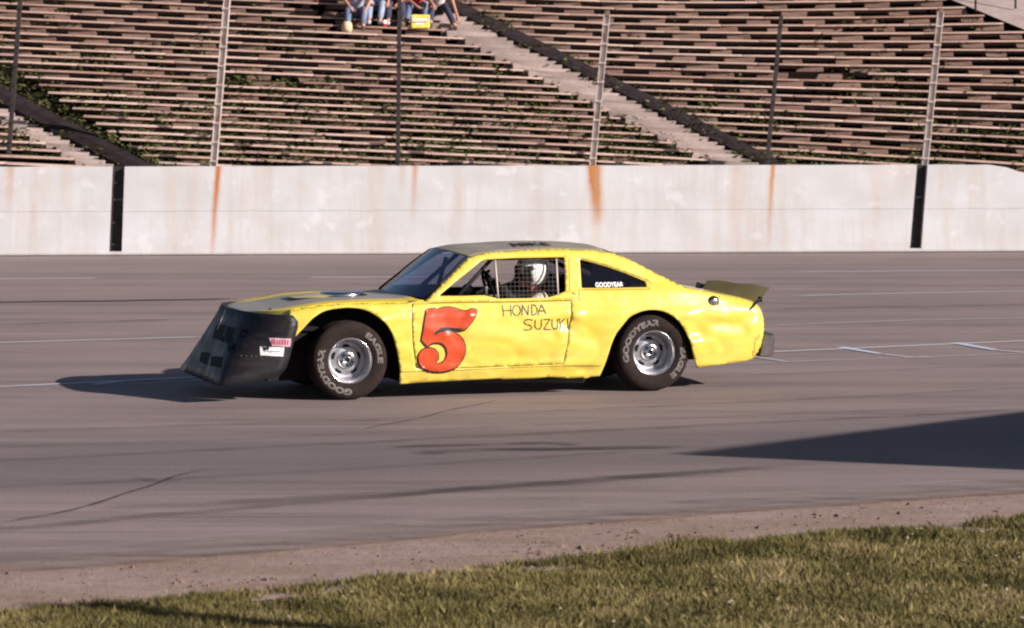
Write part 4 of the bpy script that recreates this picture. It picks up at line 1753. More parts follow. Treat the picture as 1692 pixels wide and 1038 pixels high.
def make_wheel(a_word, a_year):
    bm = bmesh.new()
    bm_lathe(bm, [(LIP + .012, .200), (LIP, .2035), (LIP - .002, .199), (LIP + .006, .190), (LIP + .022, .186), (LIP + .05, .176), (LIP + .09, .172), (DISC - .02, .168), (DISC, .155), (DISC + .004, .138), (DISC - .006, .118), (DISC - .014, .098), (DISC - .014, .078)], 64)
    rim = link('wheel', from_bm('rim', bm, [M['alloy'], M['chrome']], True), car)
    for p in rim.data.polygons:
        if p.center.y < LIP + .018 and math.hypot(p.center.x, p.center.z) > .184: p.material_index = 1
    bm = bmesh.new()
    bm_lathe(bm, tyre_prof, 72)
    link('tyre', from_bm('tyre', bm, M['tyre'], True), rim)
    bm = bmesh.new()
    bm_lathe(bm, [(DISC - .013, .079), (DISC - .030, .077), (DISC - .036, .070), (DISC - .037, .034), (DISC - .050, .031), (DISC - .050, .022), (DISC - .030, .020), (DISC - .030, .0)], 40)
    link('hub', from_bm('hub', bm, M['chrome'], True), rim)
    bm = bmesh.new()
    bm_lathe(bm, [(DISC - .052, .021), (DISC - .053, .0)], 20)
    link('hub_cap', from_bm('hub_cap', bm, M['black']), rim)
    for k in range(5):
        a = k * 2 * math.pi / 5 + math.pi
        bm = bmesh.new()
        bm_lathe(bm, [(DISC - .036, .0105), (DISC - .046, .010), (DISC - .047, 0)], 6)
        n = link('lug_nut', from_bm('lug_nut', bm, M['black']), rim)
        n.location = (.053 * math.sin(a), 0, .053 * math.cos(a))
    for k in range(5):
        a0 = k * 2 * math.pi / 5
        V, F = [], []
        for i in range(9):
            a = a0 + (i - 4) / 4 * .27
            e = 1 - abs((i - 4) / 4) ** 4 * .7
            rm = .122
            for s in (-1, 1):
                r = rm + s * .0155 * e
                V.append((r * math.sin(a), DISC - .0015 - .012 * (1 - (r - .10) / .04 if r < .138 else 0) * .6 - .002, r * math.cos(a)))
        for i in range(8): F.append((2 * i, 2 * i + 1, 2 * i + 3, 2 * i + 2))
        link('rim_slot', mesh('rim_slot', V, F, M['black']), rim)
    for (word, ac, arc, rb, hgt) in (('GOODYEAR', a_year, math.radians(118), .245, .058), ('EAGLE', a_word, math.radians(64), .247, .052)):
        tv, tf = text_mesh(word, 1, .055)
        V = []
        for (x, y) in tv:
            a = ac + (x - .5) * arc
            r = rb + y * hgt
            V.append((r * math.sin(a), side_off(r) - .003, r * math.cos(a)))
        link('tyre_lettering', mesh('tyre_lettering', V, tf, M['tyre_print']), rim)
    return rim


WZ = .350
wb = 2.834
w1 = make_wheel(math.radians(64), math.radians(236))
w2 = make_wheel(math.radians(112), math.radians(312))
w1.location = (0, -.86 + .143, WZ)
w2.location = (wb, -.86 + .143, WZ)
for (src, u) in ((w1, 0), (w2, wb)):
    c = src.copy()
    COL.objects.link(c)
    c.parent = car
    c.location = (u, .72, WZ)
    c.rotation_euler = (0, 0, math.pi)
    for ch in list(src.children):
        q = ch.copy()
        COL.objects.link(q)
        q.parent = c
w1.rotation_euler = (0, 0, math.radians(1.0))

# dark underside, wells and engine bay
bm = bmesh.new()
for (u0, u1, w0, w1_, a) in ((-.62, 1.05, .16, .74, .52), (-.50, .50, .60, .79, .56), (1.0, 2.40, .14, .24, .68), (2.35, 3.72, .25, .80, .52), (2.40, 3.25, .74, .82, .78), (.98, 1.02, .2, .80, .80), (.46, .52, .15, .75, .80), (-.72, -.62, .18, .60, .74)):
    bm_box(bm, Vector(((u0 + u1) / 2, 0, (w0 + w1_) / 2)), (u1 - u0, 2 * a, w1_ - w0))
link('underbody', from_bm('underbody', bm, M['interior']), car)
tube('axle', [(0, -.6, .33), (0, .6, .33)], .05, M['black'], car)
tube('axle', [(wb, -.6, .34), (wb, .6, .34)], .06, M['black'], car)
tube('exhaust_pipe', [(1.2, -.62, .13), (2.1, -.66, .12), (2.2, -.74, .12)], .035, M['dark_bar'], car)
# dashboard, rear shelf, cabin furniture
box('dashboard', (1.02, 0, .80), (.34, 1.36, .10), M['interior'], car, None, .02)
box('rear_shelf', (2.72, 0, .84), (.50, 1.2, .03), M['interior'], car)
# roll cage
cage = [('roll_bar', [(2.16, -.66, .25), (2.15, -.64, .85), (2.10, -.53, 1.21), (2.10, .53, 1.21), (2.15, .64, .85), (2.16, .66, .25)], .024, 'dark_bar'),
        ('roll_bar', [(.98, -.66, .82), (1.40, -.53, 1.21), (2.10, -.53, 1.22)], .020, 'dark_bar'), ('roll_bar', [(.98, .66, .82), (1.40, .53, 1.21), (2.10, .53, 1.22)], .022, 'dark_bar'),
        ('roll_bar', [(1.40, -.53, 1.21), (1.40, .53, 1.21)], .022, 'dark_bar'), ('roll_bar', [(2.12, -.5, 1.2), (2.95, -.5, .82)], .02, 'dark_bar'), ('roll_bar', [(2.12, .5, 1.2), (2.95, .5, .82)], .02, 'dark_bar'),
        ('roll_bar', [(2.12, .5, 1.18), (2.10, -.5, .60)], .02, 'dark_bar'), ('roll_bar', [(1.02, .05, .80), (1.13, .02, 1.20)], .020, 'dark_bar')]
for (n_, pts, r, mt) in cage: tube(n_, pts, r, M[mt], car)
for (pa, pb) in (((819.5, 428), (825, 493)), ((921, 426), (924, 489))):
    qa, qb = sp(*pa), sp(*pb)
    tube('net_bar', [(qa[0], -(halfw(*qa) - .035), qa[1]), (qb[0], -(halfw(*qb) - .035), qb[1])], .0095, M['bar'], car)
# window net
bm = bmesh.new()
for i in range(14):
    x = 823 + i * 7.0
    qa, qb = sp(x, 428), sp(x + 2, 493)
    bm_tube(bm, [(qa[0], -(halfw(*qa) - .03), qa[1]), (qb[0], -(halfw(*qb) - .03), qb[1])], .0012, 4)
for i in range(9):
    y = 430 + i * 7.2
    qa, qb = sp(821, y + .8), sp(921, y)
    bm_tube(bm, [(qa[0], -(halfw(*qa) - .03), qa[1]), (qb[0], -(halfw(*qb) - .03), qb[1])], .0012, 4)
link('window_net', from_bm('window_net', bm, M['net']), car)
# seat
bm = bmesh.new()
bm_box(bm, Vector((2.00, -.38, .52)), (.12, .46, .62), Matrix.Rotation(math.radians(12), 3, 'Y'), .04)
bm_box(bm, Vector((1.78, -.38, .34)), (.46, .46, .12), None, .04)
link('seat', from_bm('seat', bm, M['interior'], True), car)
hu, hw = side(906, 470, -.38)
bm = bmesh.new()
bmesh.ops.create_uvsphere(bm, u_segments=20, v_segments=12, radius=1)
bmesh.ops.transform(bm, matrix=Matrix.Translation((hu, -.38, hw - .01)) @ Matrix.Diagonal((.075, .12, .125, 1)), verts=bm.verts)
link('headrest', from_bm('headrest', bm, M['black_cloth'], True), car)
# steering wheel and column
su, sw = side(808, 476, -.38)
bm = bmesh.new()
ring = [(0, .17 * math.cos(a), .17 * math.sin(a)) for a in [i * 2 * math.pi / 28 for i in range(29)]]
bm_tube(bm, ring, .014, 8, False)
for a in (0, 2.1, 4.2): bm_tube(bm, [(0, 0, 0), (0, .165 * math.cos(a), .165 * math.sin(a))], .01, 6)
swh = link('steering_wheel', from_bm('steering_wheel', bm, M['black'], True), car, (su + .02, -.38, sw - .01), (0, math.radians(-22), 0))
tube('steering_column', [(su, -.38, sw), (su - .45, -.38, sw - .18)], .02, M['black'], car)
# mirror and gauge by the door
mu, mw = side(803, 481, -.72)
bm = bmesh.new()
bm_box(bm, Vector((mu - .012, -.745, mw + .005)), (.03, .05, .085), None, .008)
bm_box(bm, Vector((mu + .05, -.745, mw - .045)), (.09, .03, .03), None, .008)
link('door_mirror', from_bm('door_mirror', bm, M['bumper'], True), car)
gu, gw = side(773, 479, -.1)
bm = bmesh.new()
bm_lathe(bm, [(-.03, .0), (-.03, .05), (.02, .055), (.03, .0)], 18)
g_ = link('dash_gauge', from_bm('dash_gauge', bm, M['alloy_dull'], True), car, (gu, -.1, gw))

# hood scoop and air cleaner
cu, cw_ = side(565, 493, 0.0)
bm = bmesh.new()
bm_lathe(bm, [(-.01, .20), (.012, .205), (.030, .195), (.034, .14), (.034, 0)], 40)
ac = link('air_cleaner', from_bm('air_cleaner', bm, M['chrome'], True), car, (cu, 0, .872), (math.radians(90), 0, 0))
bm = bmesh.new()
bm_lathe(bm, [(-.02, .25), (-.008, .25), (-.006, .19), (-.02, .19)], 40)
link('air_cleaner_surround', from_bm('air_cleaner_surround', bm, M['black'], True), car, (cu, 0, .884), (math.radians(90), 0, 0))
bm = bmesh.new()
ring_ = []
for (u, h) in ((-.30, -.004), (-.18, .010), (-.05, .018), (.10, .020)):
    ring_.append([bm.verts.new((cu - .18 + u, q * .20,   .868 + h * (1 - abs(q) ** 4))) for q in (-1, -.8, -.5, 0, .5, .8, 1)])
for a, b in zip(ring_, ring_[1:]):
    for k in range(6): bm.faces.new((a[k], b[k], b[k + 1], a[k + 1]))
link('hood_scoop', from_bm('hood_scoop', bm, M['yellow'], True), car)
for (px, py, v) in ((447, 512, -.55), (505, 499, .3), (648, 496, -.4)):
    q = side(px, py, v)
    bm = bmesh.new()
    bm_lathe(bm, [(-.01, .016), (.02, .014), (.022, 0)], 10)
    link('hood_pin', from_bm('hood_pin', bm, M['bumper'], True), car, (q[0], v, q[1] - .006), (math.radians(90), 0, 0))

# word on the roof, read from the near side
tv, tf = text_mesh('MIKE', 1, .02, .25)
ru0, ru1 = side(838, 409, -.25)[0], side(905, 409, -.25)[0]
V = []
rx = [p[0] for p in roof_uw]
rz_ = [p[1] for p in roof_uw]
for (x, y) in tv:
    u = ru0 + (ru1 - ru0) * x
    v = -.46 + .26 * y
    a = surf(u, float(np.interp(u, rx, rz_)))
    V.append((u, v, float(np.interp(u, rx, rz_)) + .035 * (1 - abs(v / a) ** 2.2) + .006))
link('roof_lettering', mesh('roof_lettering', V, tf, M['hand_black']), car)

# rear spoiler
vN = .80
un0, wn0 = side(1257, 498, -vN)
un1, wn1 = side(1270.5, 474.5, -vN)
bm = bmesh.new()
grid = []
for i in range(13):
    q = -1 + 2 * i / 12
    bow = .07 * (1 - q * q)
    lift = .012 * noise.noise(Vector((q * 2.2, 4, 1)))
    zt = wn1 - .035 * (q + 1) / 2
    grid.append([bm.verts.new((un0 - .05 + bow * .4, vN * q, wn0 - .03)), bm.verts.new(((un0 + un1) / 2 + bow * .7, vN * q, (wn0 + zt) / 2)), bm.verts.new((un1 + bow, vN * q * 1.05, zt + lift))])
for a, b in zip(grid, grid[1:]):
    for k in range(2): bm.faces.new((a[k], b[k], b[k + 1], a[k + 1]))
sp_ = link('rear_spoiler', from_bm('rear_spoiler', bm, M['spoiler'], True), car)
sa, sb = sp(1239, 511.5), sp(1254, 499)
tube('spoiler_strut', [(sa[0], -(surf(*sa) + .012), sa[1]), (sb[0], -.80, sb[1] + .012)], .008, M['black'], sp_, 6)
box('spoiler_bracket', (un0 + .01, -.76, wn0 + .015), (.03, .03, .05), M['black'], sp_)
bm = bmesh.new()
bm_box(bm, Vector((un0 + .01, .80, wn0 + .02)), (.12, .012, .09), Matrix.Rotation(.3, 3, 'Y'))
link('spoiler_end_plate', from_bm('spoiler_end_plate', bm, M['black']), sp_)

# fuel filler
fu, fw = sp(1179, 498.5)
fv = -surf(fu, fw)
bm = bmesh.new()
bm_lathe(bm, [(.02, .052), (-.006, .052), (-.010, .044), (-.004, .042)], 28)
fc_ = link('filler_ring', from_bm('filler_ring', bm, M['black'], True), car, (fu, fv, fw))
bm = bmesh.new()
bm_lathe(bm, [(-.002, .043), (-.016, .038), (-.022, .024), (-.024, 0)], 24)
link('filler_cap', from_bm('filler_cap', bm, M['chrome'], True), fc_)

# rear bumper: box bar across the tail, its near end sticking past the corner
bu0, bw1 = side(1261, 552, -.80)
bu1, _ = side(1283, 561, -.80)
_, bw0 = side(1272, 590, -.80)
bm = bmesh.new()
secs = []
for q in (-1, -.92, -.6, 0, .6, .92, 1):
    a = .80 * q
    bow = .05 * (1 - q * q)
    e = .02 if abs(q) > .95 else 0
    secs.append([bm.verts.new(p) for p in ((bu0 + .005 + bow, a, bw1 - e * .3), (bu1 - .012 + bow - e, a, bw1 - .004 - e * .3), (bu1 + bow - e, a, bw1 - .03), (bu1 - .008 + bow - e, a, bw0 + .03), (bu1 - .04 + bow - e, a, bw0 + e * .3), (bu0 - .03 + bow, a, bw0 + e * .3))])
for a, b in zip(secs, secs[1:]):
    for k in range(6): bm.faces.new((a[k], a[(k + 1) % 6], b[(k + 1) % 6], b[k]))
bm.faces.new(secs[0])
bm.faces.new(secs[-1][::-1])
bp = link('rear_bumper', from_bm('rear_bumper', bm, M['bumper']), car)
m_ = bp.modifiers.new('bevel', 'BEVEL')
m_.width = .006
box('bumper_bracket', (bu0 - .06, -.62, (bw0 + bw1) / 2), (.16, .05, .08), M['black'], bp)
M['scuff'] = plain('scraped_filler', (.40, .27, .07), .8, var=.5, scale=30)
strokes([[(1250, 556), (1247, 570), (1248, 583)], [(1244, 578), (1246, 590)], [(1256, 552), (1252, 562)]], 1.4, .003, M['scuff'], 'tail_scrape', car)
# ------------------------------------------------------------------ people
def skin(name, pts, edges, mat, parent, sub=2, root=0):
    me = bpy.data.meshes.new(name)
    me.from_pydata([p[:3] for p in pts], edges, [])
    o = bpy.data.objects.new(name, me)
    COL.objects.link(o)
    m = o.modifiers.new('skin', 'SKIN')
    m.use_smooth_shade = True
    s = me.skin_vertices[0].data if me.skin_vertices else None
    if s is None:
        bm = bmesh.new()
        bm.from_mesh(me)
        bm.verts.layers.skin.verify()
        bm.to_mesh(me)
        bm.free()
        s = me.skin_vertices[0].data
    for i, p in enumerate(pts):
        r = p[3]
        s[i].radius = (r, r) if not isinstance(r, tuple) else r
        s[i].use_root = (i == root)
    ss = o.modifiers.new('sub', 'SUBSURF')
    ss.levels = ss.render_levels = sub
    dg = bpy.context.evaluated_depsgraph_get()
    nm = bpy.data.meshes.new_from_object(o.evaluated_get(dg))
    nm.materials.clear()
    nm.materials.append(mat)
    bpy.data.objects.remove(o)
    nm.polygons.foreach_set('use_smooth', [True] * len(nm.polygons))
    return link(name, nm, parent)


def bone(a, b, k): return Vector(a).lerp(Vector(b), k)


def hand(o_pt, dirv, side_v, mat, parent, curl=.5, s=1.0):
    """palm with four fingers and a thumb, as one part built of skinned chains"""
    d = Vector(dirv).normalized()
    sv = Vector(side_v).normalized()
    up = d.cross(sv).normalized()
    o_pt = Vector(o_pt)
    P = [(*o_pt, .022 * s), (*(o_pt + d * .045 * s), .026 * s), (*(o_pt + d * .08 * s), .020 * s)]
    E = [(0, 1), (1, 2)]
    for i, (off, ln) in enumerate(((-.027, .062), (-.009, .074), (.009, .070), (.027, .054))):
        b = len(P)
        base = o_pt + d * .075 * s + sv * off * s
        c1 = (d * math.cos(curl * .8) - up * math.sin(curl * .8))
        c2 = (d * math.cos(curl * 1.9) - up * math.sin(curl * 1.9))
        P += [(*(base), .0092 * s), (*(base + c1 * ln * .5 * s), .0088 * s), (*(base + c1 * ln * .5 * s + c2 * ln * .5 * s), .0075 * s)]
        E += [(1, b), (b, b + 1), (b + 1, b + 2)]
    b = len(P)
    tb = o_pt + d * .025 * s - sv * .026 * s
    P += [(*tb, .012 * s), (*(tb + (d * .6 - sv * .7).normalized() * .032 * s - up * .01), .010 * s), (*(tb + (d * .9 - sv * .5).normalized() * .06 * s - up * .025 * s), .0085 * s)]
    E += [(0, b), (b, b + 1), (b + 1, b + 2)]
    return skin('hand', P, E, mat, parent, 1)


def seated(label, base, seat_z, facing, shirt, trousers, shoe, skin_m, hair, pose, group=None, short=True):
    """base: world point between the feet; local frame: x to the person's left as seen, -y forward"""
    root = empty('person', base, facing, label, 'person')
    sh, kn, ft, hd = pose['hip'], pose['knees'], pose['feet'], pose['hands']
    hip = Vector(sh)
    lean = pose.get('lean', .15)
    chest = hip + Vector((pose.get('tilt', 0) * .5, -lean * .6, .30))
    neck = hip + Vector((pose.get('tilt', 0), -lean, .52))
    head = neck + Vector((0, -.04, .17))
    sL, sR = neck + Vector((.18, 0, -.05)), neck + Vector((-.18, 0, -.05))
    hL, hR = hip + Vector((.10, 0, -.02)), hip + Vector((-.10, 0, -.02))
    kL, kR = Vector(kn[0]), Vector(kn[1])
    fL, fR = Vector(ft[0]), Vector(ft[1])
    aL, aR = Vector(hd[0]), Vector(hd[1])
    eL, eR = Vector(pose['elbows'][0]), Vector(pose['elbows'][1])
    P = [(*hip, .11), (*chest, .115), (*neck, .05), (*head, (.068, .085)), (*sL, .05), (*sR, .05), (*eL, .036), (*eR, .036), (*aL, .024), (*aR, .024), (*hL, .085), (*hR, .085), (*kL, .055), (*kR, .055), (*fL, .035), (*fR, .035), (*(head + Vector((0, -.01, .08))), .06)]
    E = [(0, 1), (1, 2), (2, 3), (3, 16), (1, 4), (1, 5), (4, 6), (5, 7), (6, 8), (7, 9), (0, 10), (0, 11), (10, 12), (11, 13), (12, 14), (13, 15)]
    bodyo = skin('body', P, E, skin_m, root)
    face = head + Vector((0, -.085, 0))
    bm = bmesh.new()
    bm_tube(bm, [face + Vector((0, 0, .02)), face + Vector((0, -.02, -.02)), face + Vector((0, -.005, -.028))], .011, 6)
    for e in (-.03, .03): bm_box(bm, face + Vector((e, .008, .022)), (.02, .01, .008))
    bm_box(bm, face + Vector((0, .012, -.055)), (.04, .01, .007))
    for e in (-.085, .085): bm_box(bm, head + Vector((e, .0, .0)), (.02, .03, .05), None, .005)
    link('face', from_bm('face', bm, M['red_skin'], True), root)
    bm = bmesh.new()
    bmesh.ops.create_uvsphere(bm, u_segments=16, v_segments=10, radius=1)
    bmesh.ops.transform(bm, matrix=Matrix.Translation(head + Vector((0, .025, .055))) @ Matrix.Diagonal((.092, .10, .095, 1)), verts=bm.verts)
    link('hair', from_bm('hair', bm, hair, True), root)
    cut = .42 if short else .92
    ca, cb = bone(sL, eL, 1.0 if not short else .6), bone(sR, eR, 1.0 if not short else .6)
    P = [(*(hip + Vector((0, 0, .0))), .135), (*chest, .135), (*(neck - Vector((0, 0, .04))), .075), (*sL, .066), (*sR, .066), (*ca, .055), (*cb, .055)]
    E = [(0, 1), (1, 2), (1, 3), (1, 4), (3, 5), (4, 6)]
    if not short:
        b = len(P)
        P += [(*bone(eL, aL, .85), .036), (*bone(eR, aR, .85), .036)]
        E += [(5, b), (6, b + 1)]
    skin('shirt', P, E, shirt, root)
    P = [(*hip, .125), (*hL, .10), (*hR, .10), (*kL, .068), (*kR, .068), (*bone(kL, fL, .9), .055), (*bone(kR, fR, .9), .055)]
    E = [(0, 1), (0, 2), (1, 3), (2, 4), (3, 5), (4, 6)]
    skin('trousers', P, E, trousers, root)
    for f_ in (fL, fR):
        P = [(*(f_ + Vector((0, .03, -.01))), .045), (*(f_ + Vector((0, -.06, -.025))), .042), (*(f_ + Vector((0, -.15, -.035))), .036)]
        skin('shoe', P, [(0, 1), (1, 2)], shoe, root)
    for (h_, e_, sg) in ((aL, eL, 1), (aR, eR, -1)):
        d = (h_ - e_)
        hand(h_, d, Vector((sg, .1, 0)), skin_m, root, .6, 1.05)
    return root


M['denim'] = plain('faded_denim', (.13, .16, .26), .9, var=.3, scale=10)
M['denim_pale'] = plain('pale_denim', (.27, .31, .42), .9, var=.25, scale=10)
M['navy'] = plain('navy_cloth', (.035, .04, .075), .9)
M['shirt_pale'] = plain('pale_blue_shirt', (.42, .55, .72), .9)
M['shirt_grey'] = plain('grey_shirt', (.36, .34, .40), .9)
M['shirt_red'] = plain('red_shirt', (.48, .03, .03), .85)
M['shirt_white'] = plain('white_shirt', (.68, .62, .58), .85)
M['jacket_red'] = plain('dark_red_jacket', (.30, .03, .03), .85)
M['shoe_dark'] = plain('dark_shoe', (.05, .035, .03), .6)
M['shoe_pale'] = plain('pale_shoe', (.50, .45, .42), .7)

JF = 20     # row on which their feet rest


def foot_pt(px, dz=.03):
    js = min(range(10, 29), key=lambda j: abs(rowpy(j, px) - 50))
    return rowpt(js, px, dz, .10), js


def P_(x, y, z): return (x, y, z)


def sit(px, label, shirt, trousers, shoe, hip, knees, feet, elbows, hands, lean=.15, tilt=0, short=True, skin_m='skin'):
    b, js = foot_pt(px)
    return seated(label, b, 0, 0, M[shirt], M[trousers], M[shoe], M[skin_m], M['hair'], dict(hip=hip, knees=knees, feet=feet, elbows=elbows, hands=hands, lean=lean, tilt=tilt), None, short)


HY, HZ = .96, .42
sit(588, 'person in a grey shirt at the left end of the group, bare forearms on knees', 'shirt_grey', 'denim', 'shoe_dark', (-.02, HY, HZ), [(.14, .42, .42), (-.16, .42, .42)], [(.12, .12, .09), (-.16, .10, .09)], [(.24, .62, .60), (-.24, .62, .60)], [(.16, .36, .40), (-.10, .36, .42)], .30)
sit(618, 'person in a pale blue shirt and light jeans sitting second from the left', 'shirt_pale', 'denim_pale', 'shoe_pale', (0, HY, HZ), [(.14, .42, .42), (-.10, .42, .42)], [(.10, .14, .09), (-.10, .12, .09)], [(.25, .70, .58), (-.22, .66, .58)], [(.24, .42, .44), (-.08, .38, .42)], .22)
sit(652, 'person in dark trousers with a dark red jacket across the lap', 'jacket_red', 'navy', 'shoe_pale', (0, HY, HZ), [(.12, .46, .42), (-.12, .46, .42)], [(.16, .08, .09), (-.13, .16, .09)], [(.24, .66, .58), (-.24, .66, .58)], [(.08, .44, .45), (-.08, .44, .38)], .18, 0, False)
sit(688, 'person in a red shirt leaning forward over the yellow cooler', 'shirt_red', 'denim', 'shoe_dark', (-.04, HY, HZ), [(.13, .50, .42), (-.14, .50, .42)], [(.16, .30, .09), (-.18, .12, .09)], [(.22, .50, .53), (-.20, .55, .54)], [(.30, .26, .42), (.02, .30, .38)], .42)
sit(727, 'person in a white shirt reaching one bare arm down beside the steps', 'shirt_white', 'navy', 'shoe_dark', (-.06, HY, HZ), [(.10, .55, .40), (-.16, .50, .42)], [(.28, .05, .03), (-.18, .16, .09)], [(.22, .55, .50), (-.26, .62, .58)], [(.32, .25, .20), (-.14, .42, .44)], .30, .04)
# the seat board they sit on, their cooler, bag and cup
b, _ = foot_pt(694, .02)
cool = empty('cooler', b + Vector((0, -.03, 0)), .1, 'yellow cooler with a white band standing at the spectators\' feet', 'cooler')
M['yel_plastic'] = plain('yellow_plastic', (.78, .60, .10), .5)
M['white_plastic'] = plain('white_plastic', (.80, .78, .76), .5, var=.04)
box('tub', (0, 0, .075), (.34, .24, .15), M['yel_plastic'], cool, None, .02)
box('band', (0, 0, .165), (.352, .252, .03), M['white_plastic'], cool, None, .006)
box('lid', (0, 0, .215), (.345, .245, .07), M['yel_plastic'], cool, None, .02)
box('cooler_label', (-.02, -.1225, .10), (.16, .004, .06), M['white_plastic'], cool)
tube('handle', [(-.15, -.12, .20), (-.15, -.15, .13), (.15, -.15, .13), (.15, -.12, .20)], .008, M['white_plastic'], cool, 6)
b, _ = foot_pt(573, .02)
M['tan'] = plain('tan_canvas', (.55, .43, .26), .9)
bm = bmesh.new()
bm_lathe(bm, [(0, 0), (0, .085), (.06, .10), (.14, .095), (.19, .07), (.20, .03), (.20, 0)], 14)
bag = link('tan_bag', from_bm('tan_bag', bm, M['tan'], True), None, b + Vector((0, -.02, .0)), (math.radians(90), 0, 0))
put(bag, 'small tan bag standing by the leftmost spectator\'s feet', 'bag')
b, _ = foot_pt(635, .02)
cup = empty('drink_cup', b + Vector((0, -.04, 0)), 0, 'red and white paper cup on the board between two spectators', 'cup')
M['red_paper'] = plain('red_paper', (.60, .05, .10), .6)
for nm, pr, mt in (('cup_body', [(0, 0), (0, .034), (.06, .040)], 'red_paper'), ('cup_rim', [(.06, .041), (.12, .046), (.122, 0)], 'white_plastic')):
    bm = bmesh.new()
    bm_lathe(bm, pr, 14)
    link(nm, from_bm(nm, bm, M[mt], True), cup, (0, 0, 0), (math.radians(90), 0, 0))
b, _ = foot_pt(524, .02)
M['redbox'] = plain('red_can', (.45, .04, .05), .5)
bm = bmesh.new()
bm_lathe(bm, [(0, 0), (0, .03), (.11, .03), (.12, .025), (.12, 0)], 12)
put(link('drink_can', from_bm('drink_can', bm, M['redbox'], True), None, rowpt(22, 524, .02, .1), (math.radians(90), 0, 0)), 'red drink can on a bench left of the spectators', 'can')

# driver
drv = empty('person', CO, YAW, 'driver in a white helmet and pale suit at the wheel of the yellow car', 'person')
HV = -.47
hx, hz = side(874, 452, HV)
head = Vector((hx, HV, hz))
neck = head + Vector((.05, 0, -.16))
hip = Vector((hx + .02, HV, .46))
chest = neck + Vector((.03, 0, -.20))
sL, sR = neck + Vector((.01, -.17, -.06)), neck + Vector((.01, .17, -.06))
hands = [Vector((su + .03, HV - .15, sw + .03)), Vector((su + .03, HV + .15, sw + .05))]
elb = [Vector((hx - .16, HV - .26, hz - .33)), Vector((hx - .16, HV + .26, hz - .25))]
knee = [Vector((hip.x - .42, HV - .12, .56)), Vector((hip.x - .42, HV + .12, .56))]
foot = [Vector((hip.x - .75, HV - .10, .34)), Vector((hip.x - .75, HV + .10, .34))]
P = [(*hip, .12), (*chest, .13), (*neck, .055), (*head, (.075, .09)), (*sL, .065), (*sR, .065), (*elb[0], .045), (*elb[1], .045), (*hands[0], .03), (*hands[1], .03), (*knee[0], .07), (*knee[1], .07), (*foot[0], .045), (*foot[1], .045)]
E = [(0, 1), (1, 2), (2, 3), (1, 4), (1, 5), (4, 6), (5, 7), (6, 8), (7, 9), (0, 10), (0, 11), (10, 12), (11, 13)]
skin('body', P, E, M['red_skin'], drv)
P = [(*hip, .145), (*chest, .155), (*(neck - Vector((0, 0, .03))), .075), (*sL, .08), (*sR, .08), (*elb[0], .055), (*elb[1], .055), (*bone(elb[0], hands[0], .9), .042), (*bone(elb[1], hands[1], .9), .042), (*knee[0], .085), (*knee[1], .085), (*foot[0], .055), (*foot[1], .055)]
E = [(0, 1), (1, 2), (1, 3), (1, 4), (3, 5), (4, 6), (5, 7), (6, 8), (0, 9), (0, 10), (9, 11), (10, 12)]
skin('racing_suit', P, E, M['suit'], drv)
for h_, e_, sg in ((hands[0], elb[0], -1), (hands[1], elb[1], 1)):
    hd = hand(h_, h_ - e_, Vector((0, sg, 0)), M['black_cloth'], drv, .9, 1.1)
    hd.name = 'gloved_hand'
for e_, h_ in zip(elb, hands):
    tube('sleeve', [bone(e_, h_, -.5), e_, bone(e_, h_, .5), bone(e_, h_, .95)], [.075, .062, .054, .046], M['black_cloth'], drv, 12)
# helmet: open face shell turned to the front of the car
bm = bmesh.new()
bmesh.ops.create_uvsphere(bm, u_segments=32, v_segments=20, radius=1)
bmesh.ops.transform(bm, matrix=Matrix.Rotation(math.radians(-8), 4, 'Y') @ Matrix.Diagonal((.150, .128, .148, 1)), verts=bm.verts)
dele = [f for f in bm.faces if (f.calc_center_median().x < -.045 and f.calc_center_median().z < .055) or f.calc_center_median().z < -.118]
bmesh.ops.delete(bm, geom=dele, context='FACES')
hel = link('helmet', from_bm('helmet', bm, M['helmet'], True), drv, head + Vector((.035, 0, .015)))
solid(hel, .02, -1)
bm = bmesh.new()
bm_tube(bm, [(hx - .08, HV, hz + .0), (hx - .112, HV, hz - .030), (hx - .085, HV, hz - .042)], .014, 8)
bm_box(bm, Vector((hx - .082, HV, hz - .062)), (.03, .06, .012), None, .004)
bm_box(bm, Vector((hx - .055, HV, hz - .09)), (.07, .08, .05), None, .02)
link('face', from_bm('face', bm, M['red_skin'], True), drv)
bm = bmesh.new()
bm_box(bm, Vector((hx - .095, HV, hz + .035)), (.05, .17, .075), None, .02)
link('goggles', from_bm('goggles', bm, M['black_cloth'], True), drv)
bm = bmesh.new()
for a in (-.10, .10):
    bm_tube(bm, [neck + Vector((.09, a * .8, -.02)), neck + Vector((-.05, a, -.07)), chest + Vector((-.16, a, -.05)), hip + Vector((-.15, a * .5, .1))], .017, 6)
link('harness', from_bm('harness', bm, M['black_cloth'], True), drv)

# ------------------------------------------------------------------ unseen things added beyond the frame to throw shadows into it
sdir = Vector((-to_sun.x, -to_sun.y, 0)).normalized()
k_el = 1 / math.tan(SUN_EL)
tip = ground(1125, 751)
AH = 5.0
apex = tip - sdir * AH * k_el
d1 = (ground(1692, 682) - tip)
d2 = (ground(1692, 762) - tip)
kv = Vector((to_sun.x, to_sun.y, 0)).normalized() * k_el      # foot of a point one metre up, seen from its shadow


def cross2(a, b): return a.x * b.y - a.y * b.x


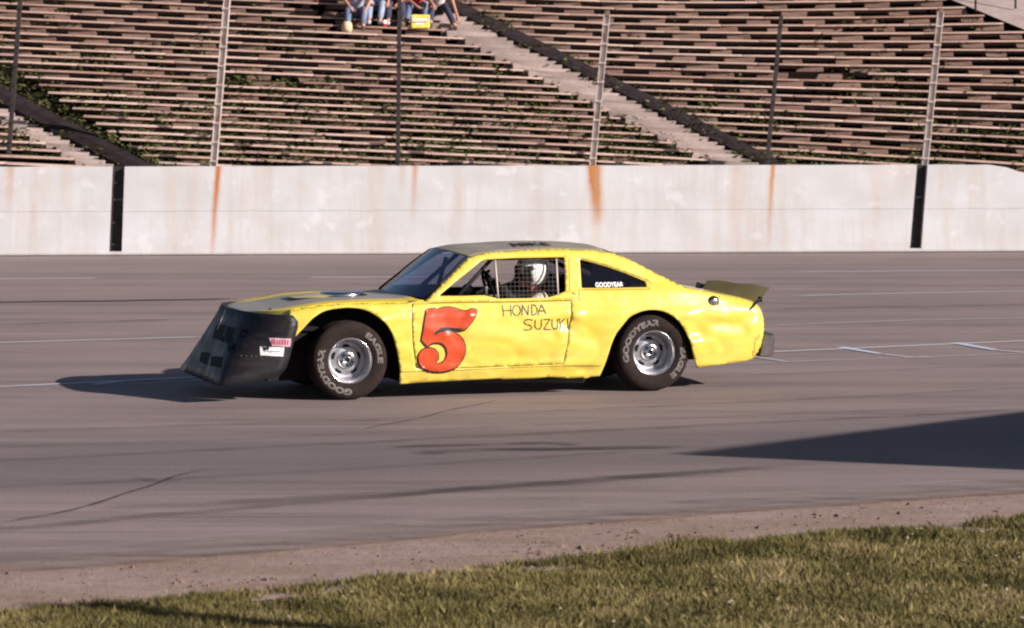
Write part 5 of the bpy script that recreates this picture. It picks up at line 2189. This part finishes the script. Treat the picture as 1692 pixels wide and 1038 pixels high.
# a gable whose two slopes throw the two straight edges of the shadow, both in one upright plane
l1 = .50
e1 = d1 * l1 - kv
l2 = 0.0
den = cross2(e1, d2)
l2 = cross2(e1, kv) / den
e2 = d2 * l2 - kv
n_h = 2.6
tow = empty('gable_shadow_caster', (apex.x, apex.y, 0), 0, 'gabled scoring building standing in the infield beyond the right of the frame', 'building')  # added out of view, its gable shaped to cast the triangular shadow
M['clap'] = plain('clapboard', (.45, .42, .36), .8)
M['roofing'] = plain('tar_roof', (.08, .07, .07), .9)
ea = Vector((e1.x, e1.y, -1)) * n_h + Vector((0, 0, AH))
eb = Vector((e2.x, e2.y, -1)) * n_h + Vector((0, 0, AH))
back = Vector((to_sun.x, to_sun.y, 0)).normalized() * 5 + Vector((1.5, 0, 0))
bm = bmesh.new()
base = [Vector((ea.x, ea.y, 0)), Vector((eb.x, eb.y, 0)), eb, Vector((0, 0, AH)), ea]
q = [bm.verts.new(p) for p in base]
q2 = [bm.verts.new(p + back) for p in base]
bm.faces.new(q)
bm.faces.new(q2[::-1])
for k in (0, 1, 4): bm.faces.new((q[k], q2[k], q2[(k + 1) % 5], q[(k + 1) % 5]))
link('wall', from_bm('wall', bm, M['clap']), tow)
for (i_, j_) in ((2, 3), (3, 4)):
    bm = bmesh.new()
    v4 = [bm.verts.new(p) for p in (base[i_], base[j_], base[j_] + back * 1.03, base[i_] + back * 1.03)]
    bm.faces.new(v4)
    solid(link('roof', from_bm('roof', bm, M['roofing']), tow), .06, 0)
wd_ = (base[1] - base[0])
for k in range(3):
    c = base[0] + wd_ * (.2 + .3 * k) + Vector((0, 0, 1.3))
    rr = Matrix.Rotation(math.atan2(wd_.y, wd_.x), 3, 'Z')
    f_ = box('window', c, (wd_.length * .16, .12, 1.0), M['white_plastic'], tow, rr)
    box('pane', c, (wd_.length * .13, .16, .85), M['quarter_glass'], f_, rr)
gt = ground(70, 1000)
PH = 5.0
pb = gt - sdir * PH * k_el
pole = empty('pole_shadow_caster', (pb.x, pb.y, 0), 0, 'wooden infield pole standing right of the camera outside the frame', 'pole')  # added out of view to lay the shadow band across the grass
tube('shaft', [(0, 0, 0), (0, 0, PH * .6), (.0, 0, PH)], [.12, .11, .10], M['clod'], pole)
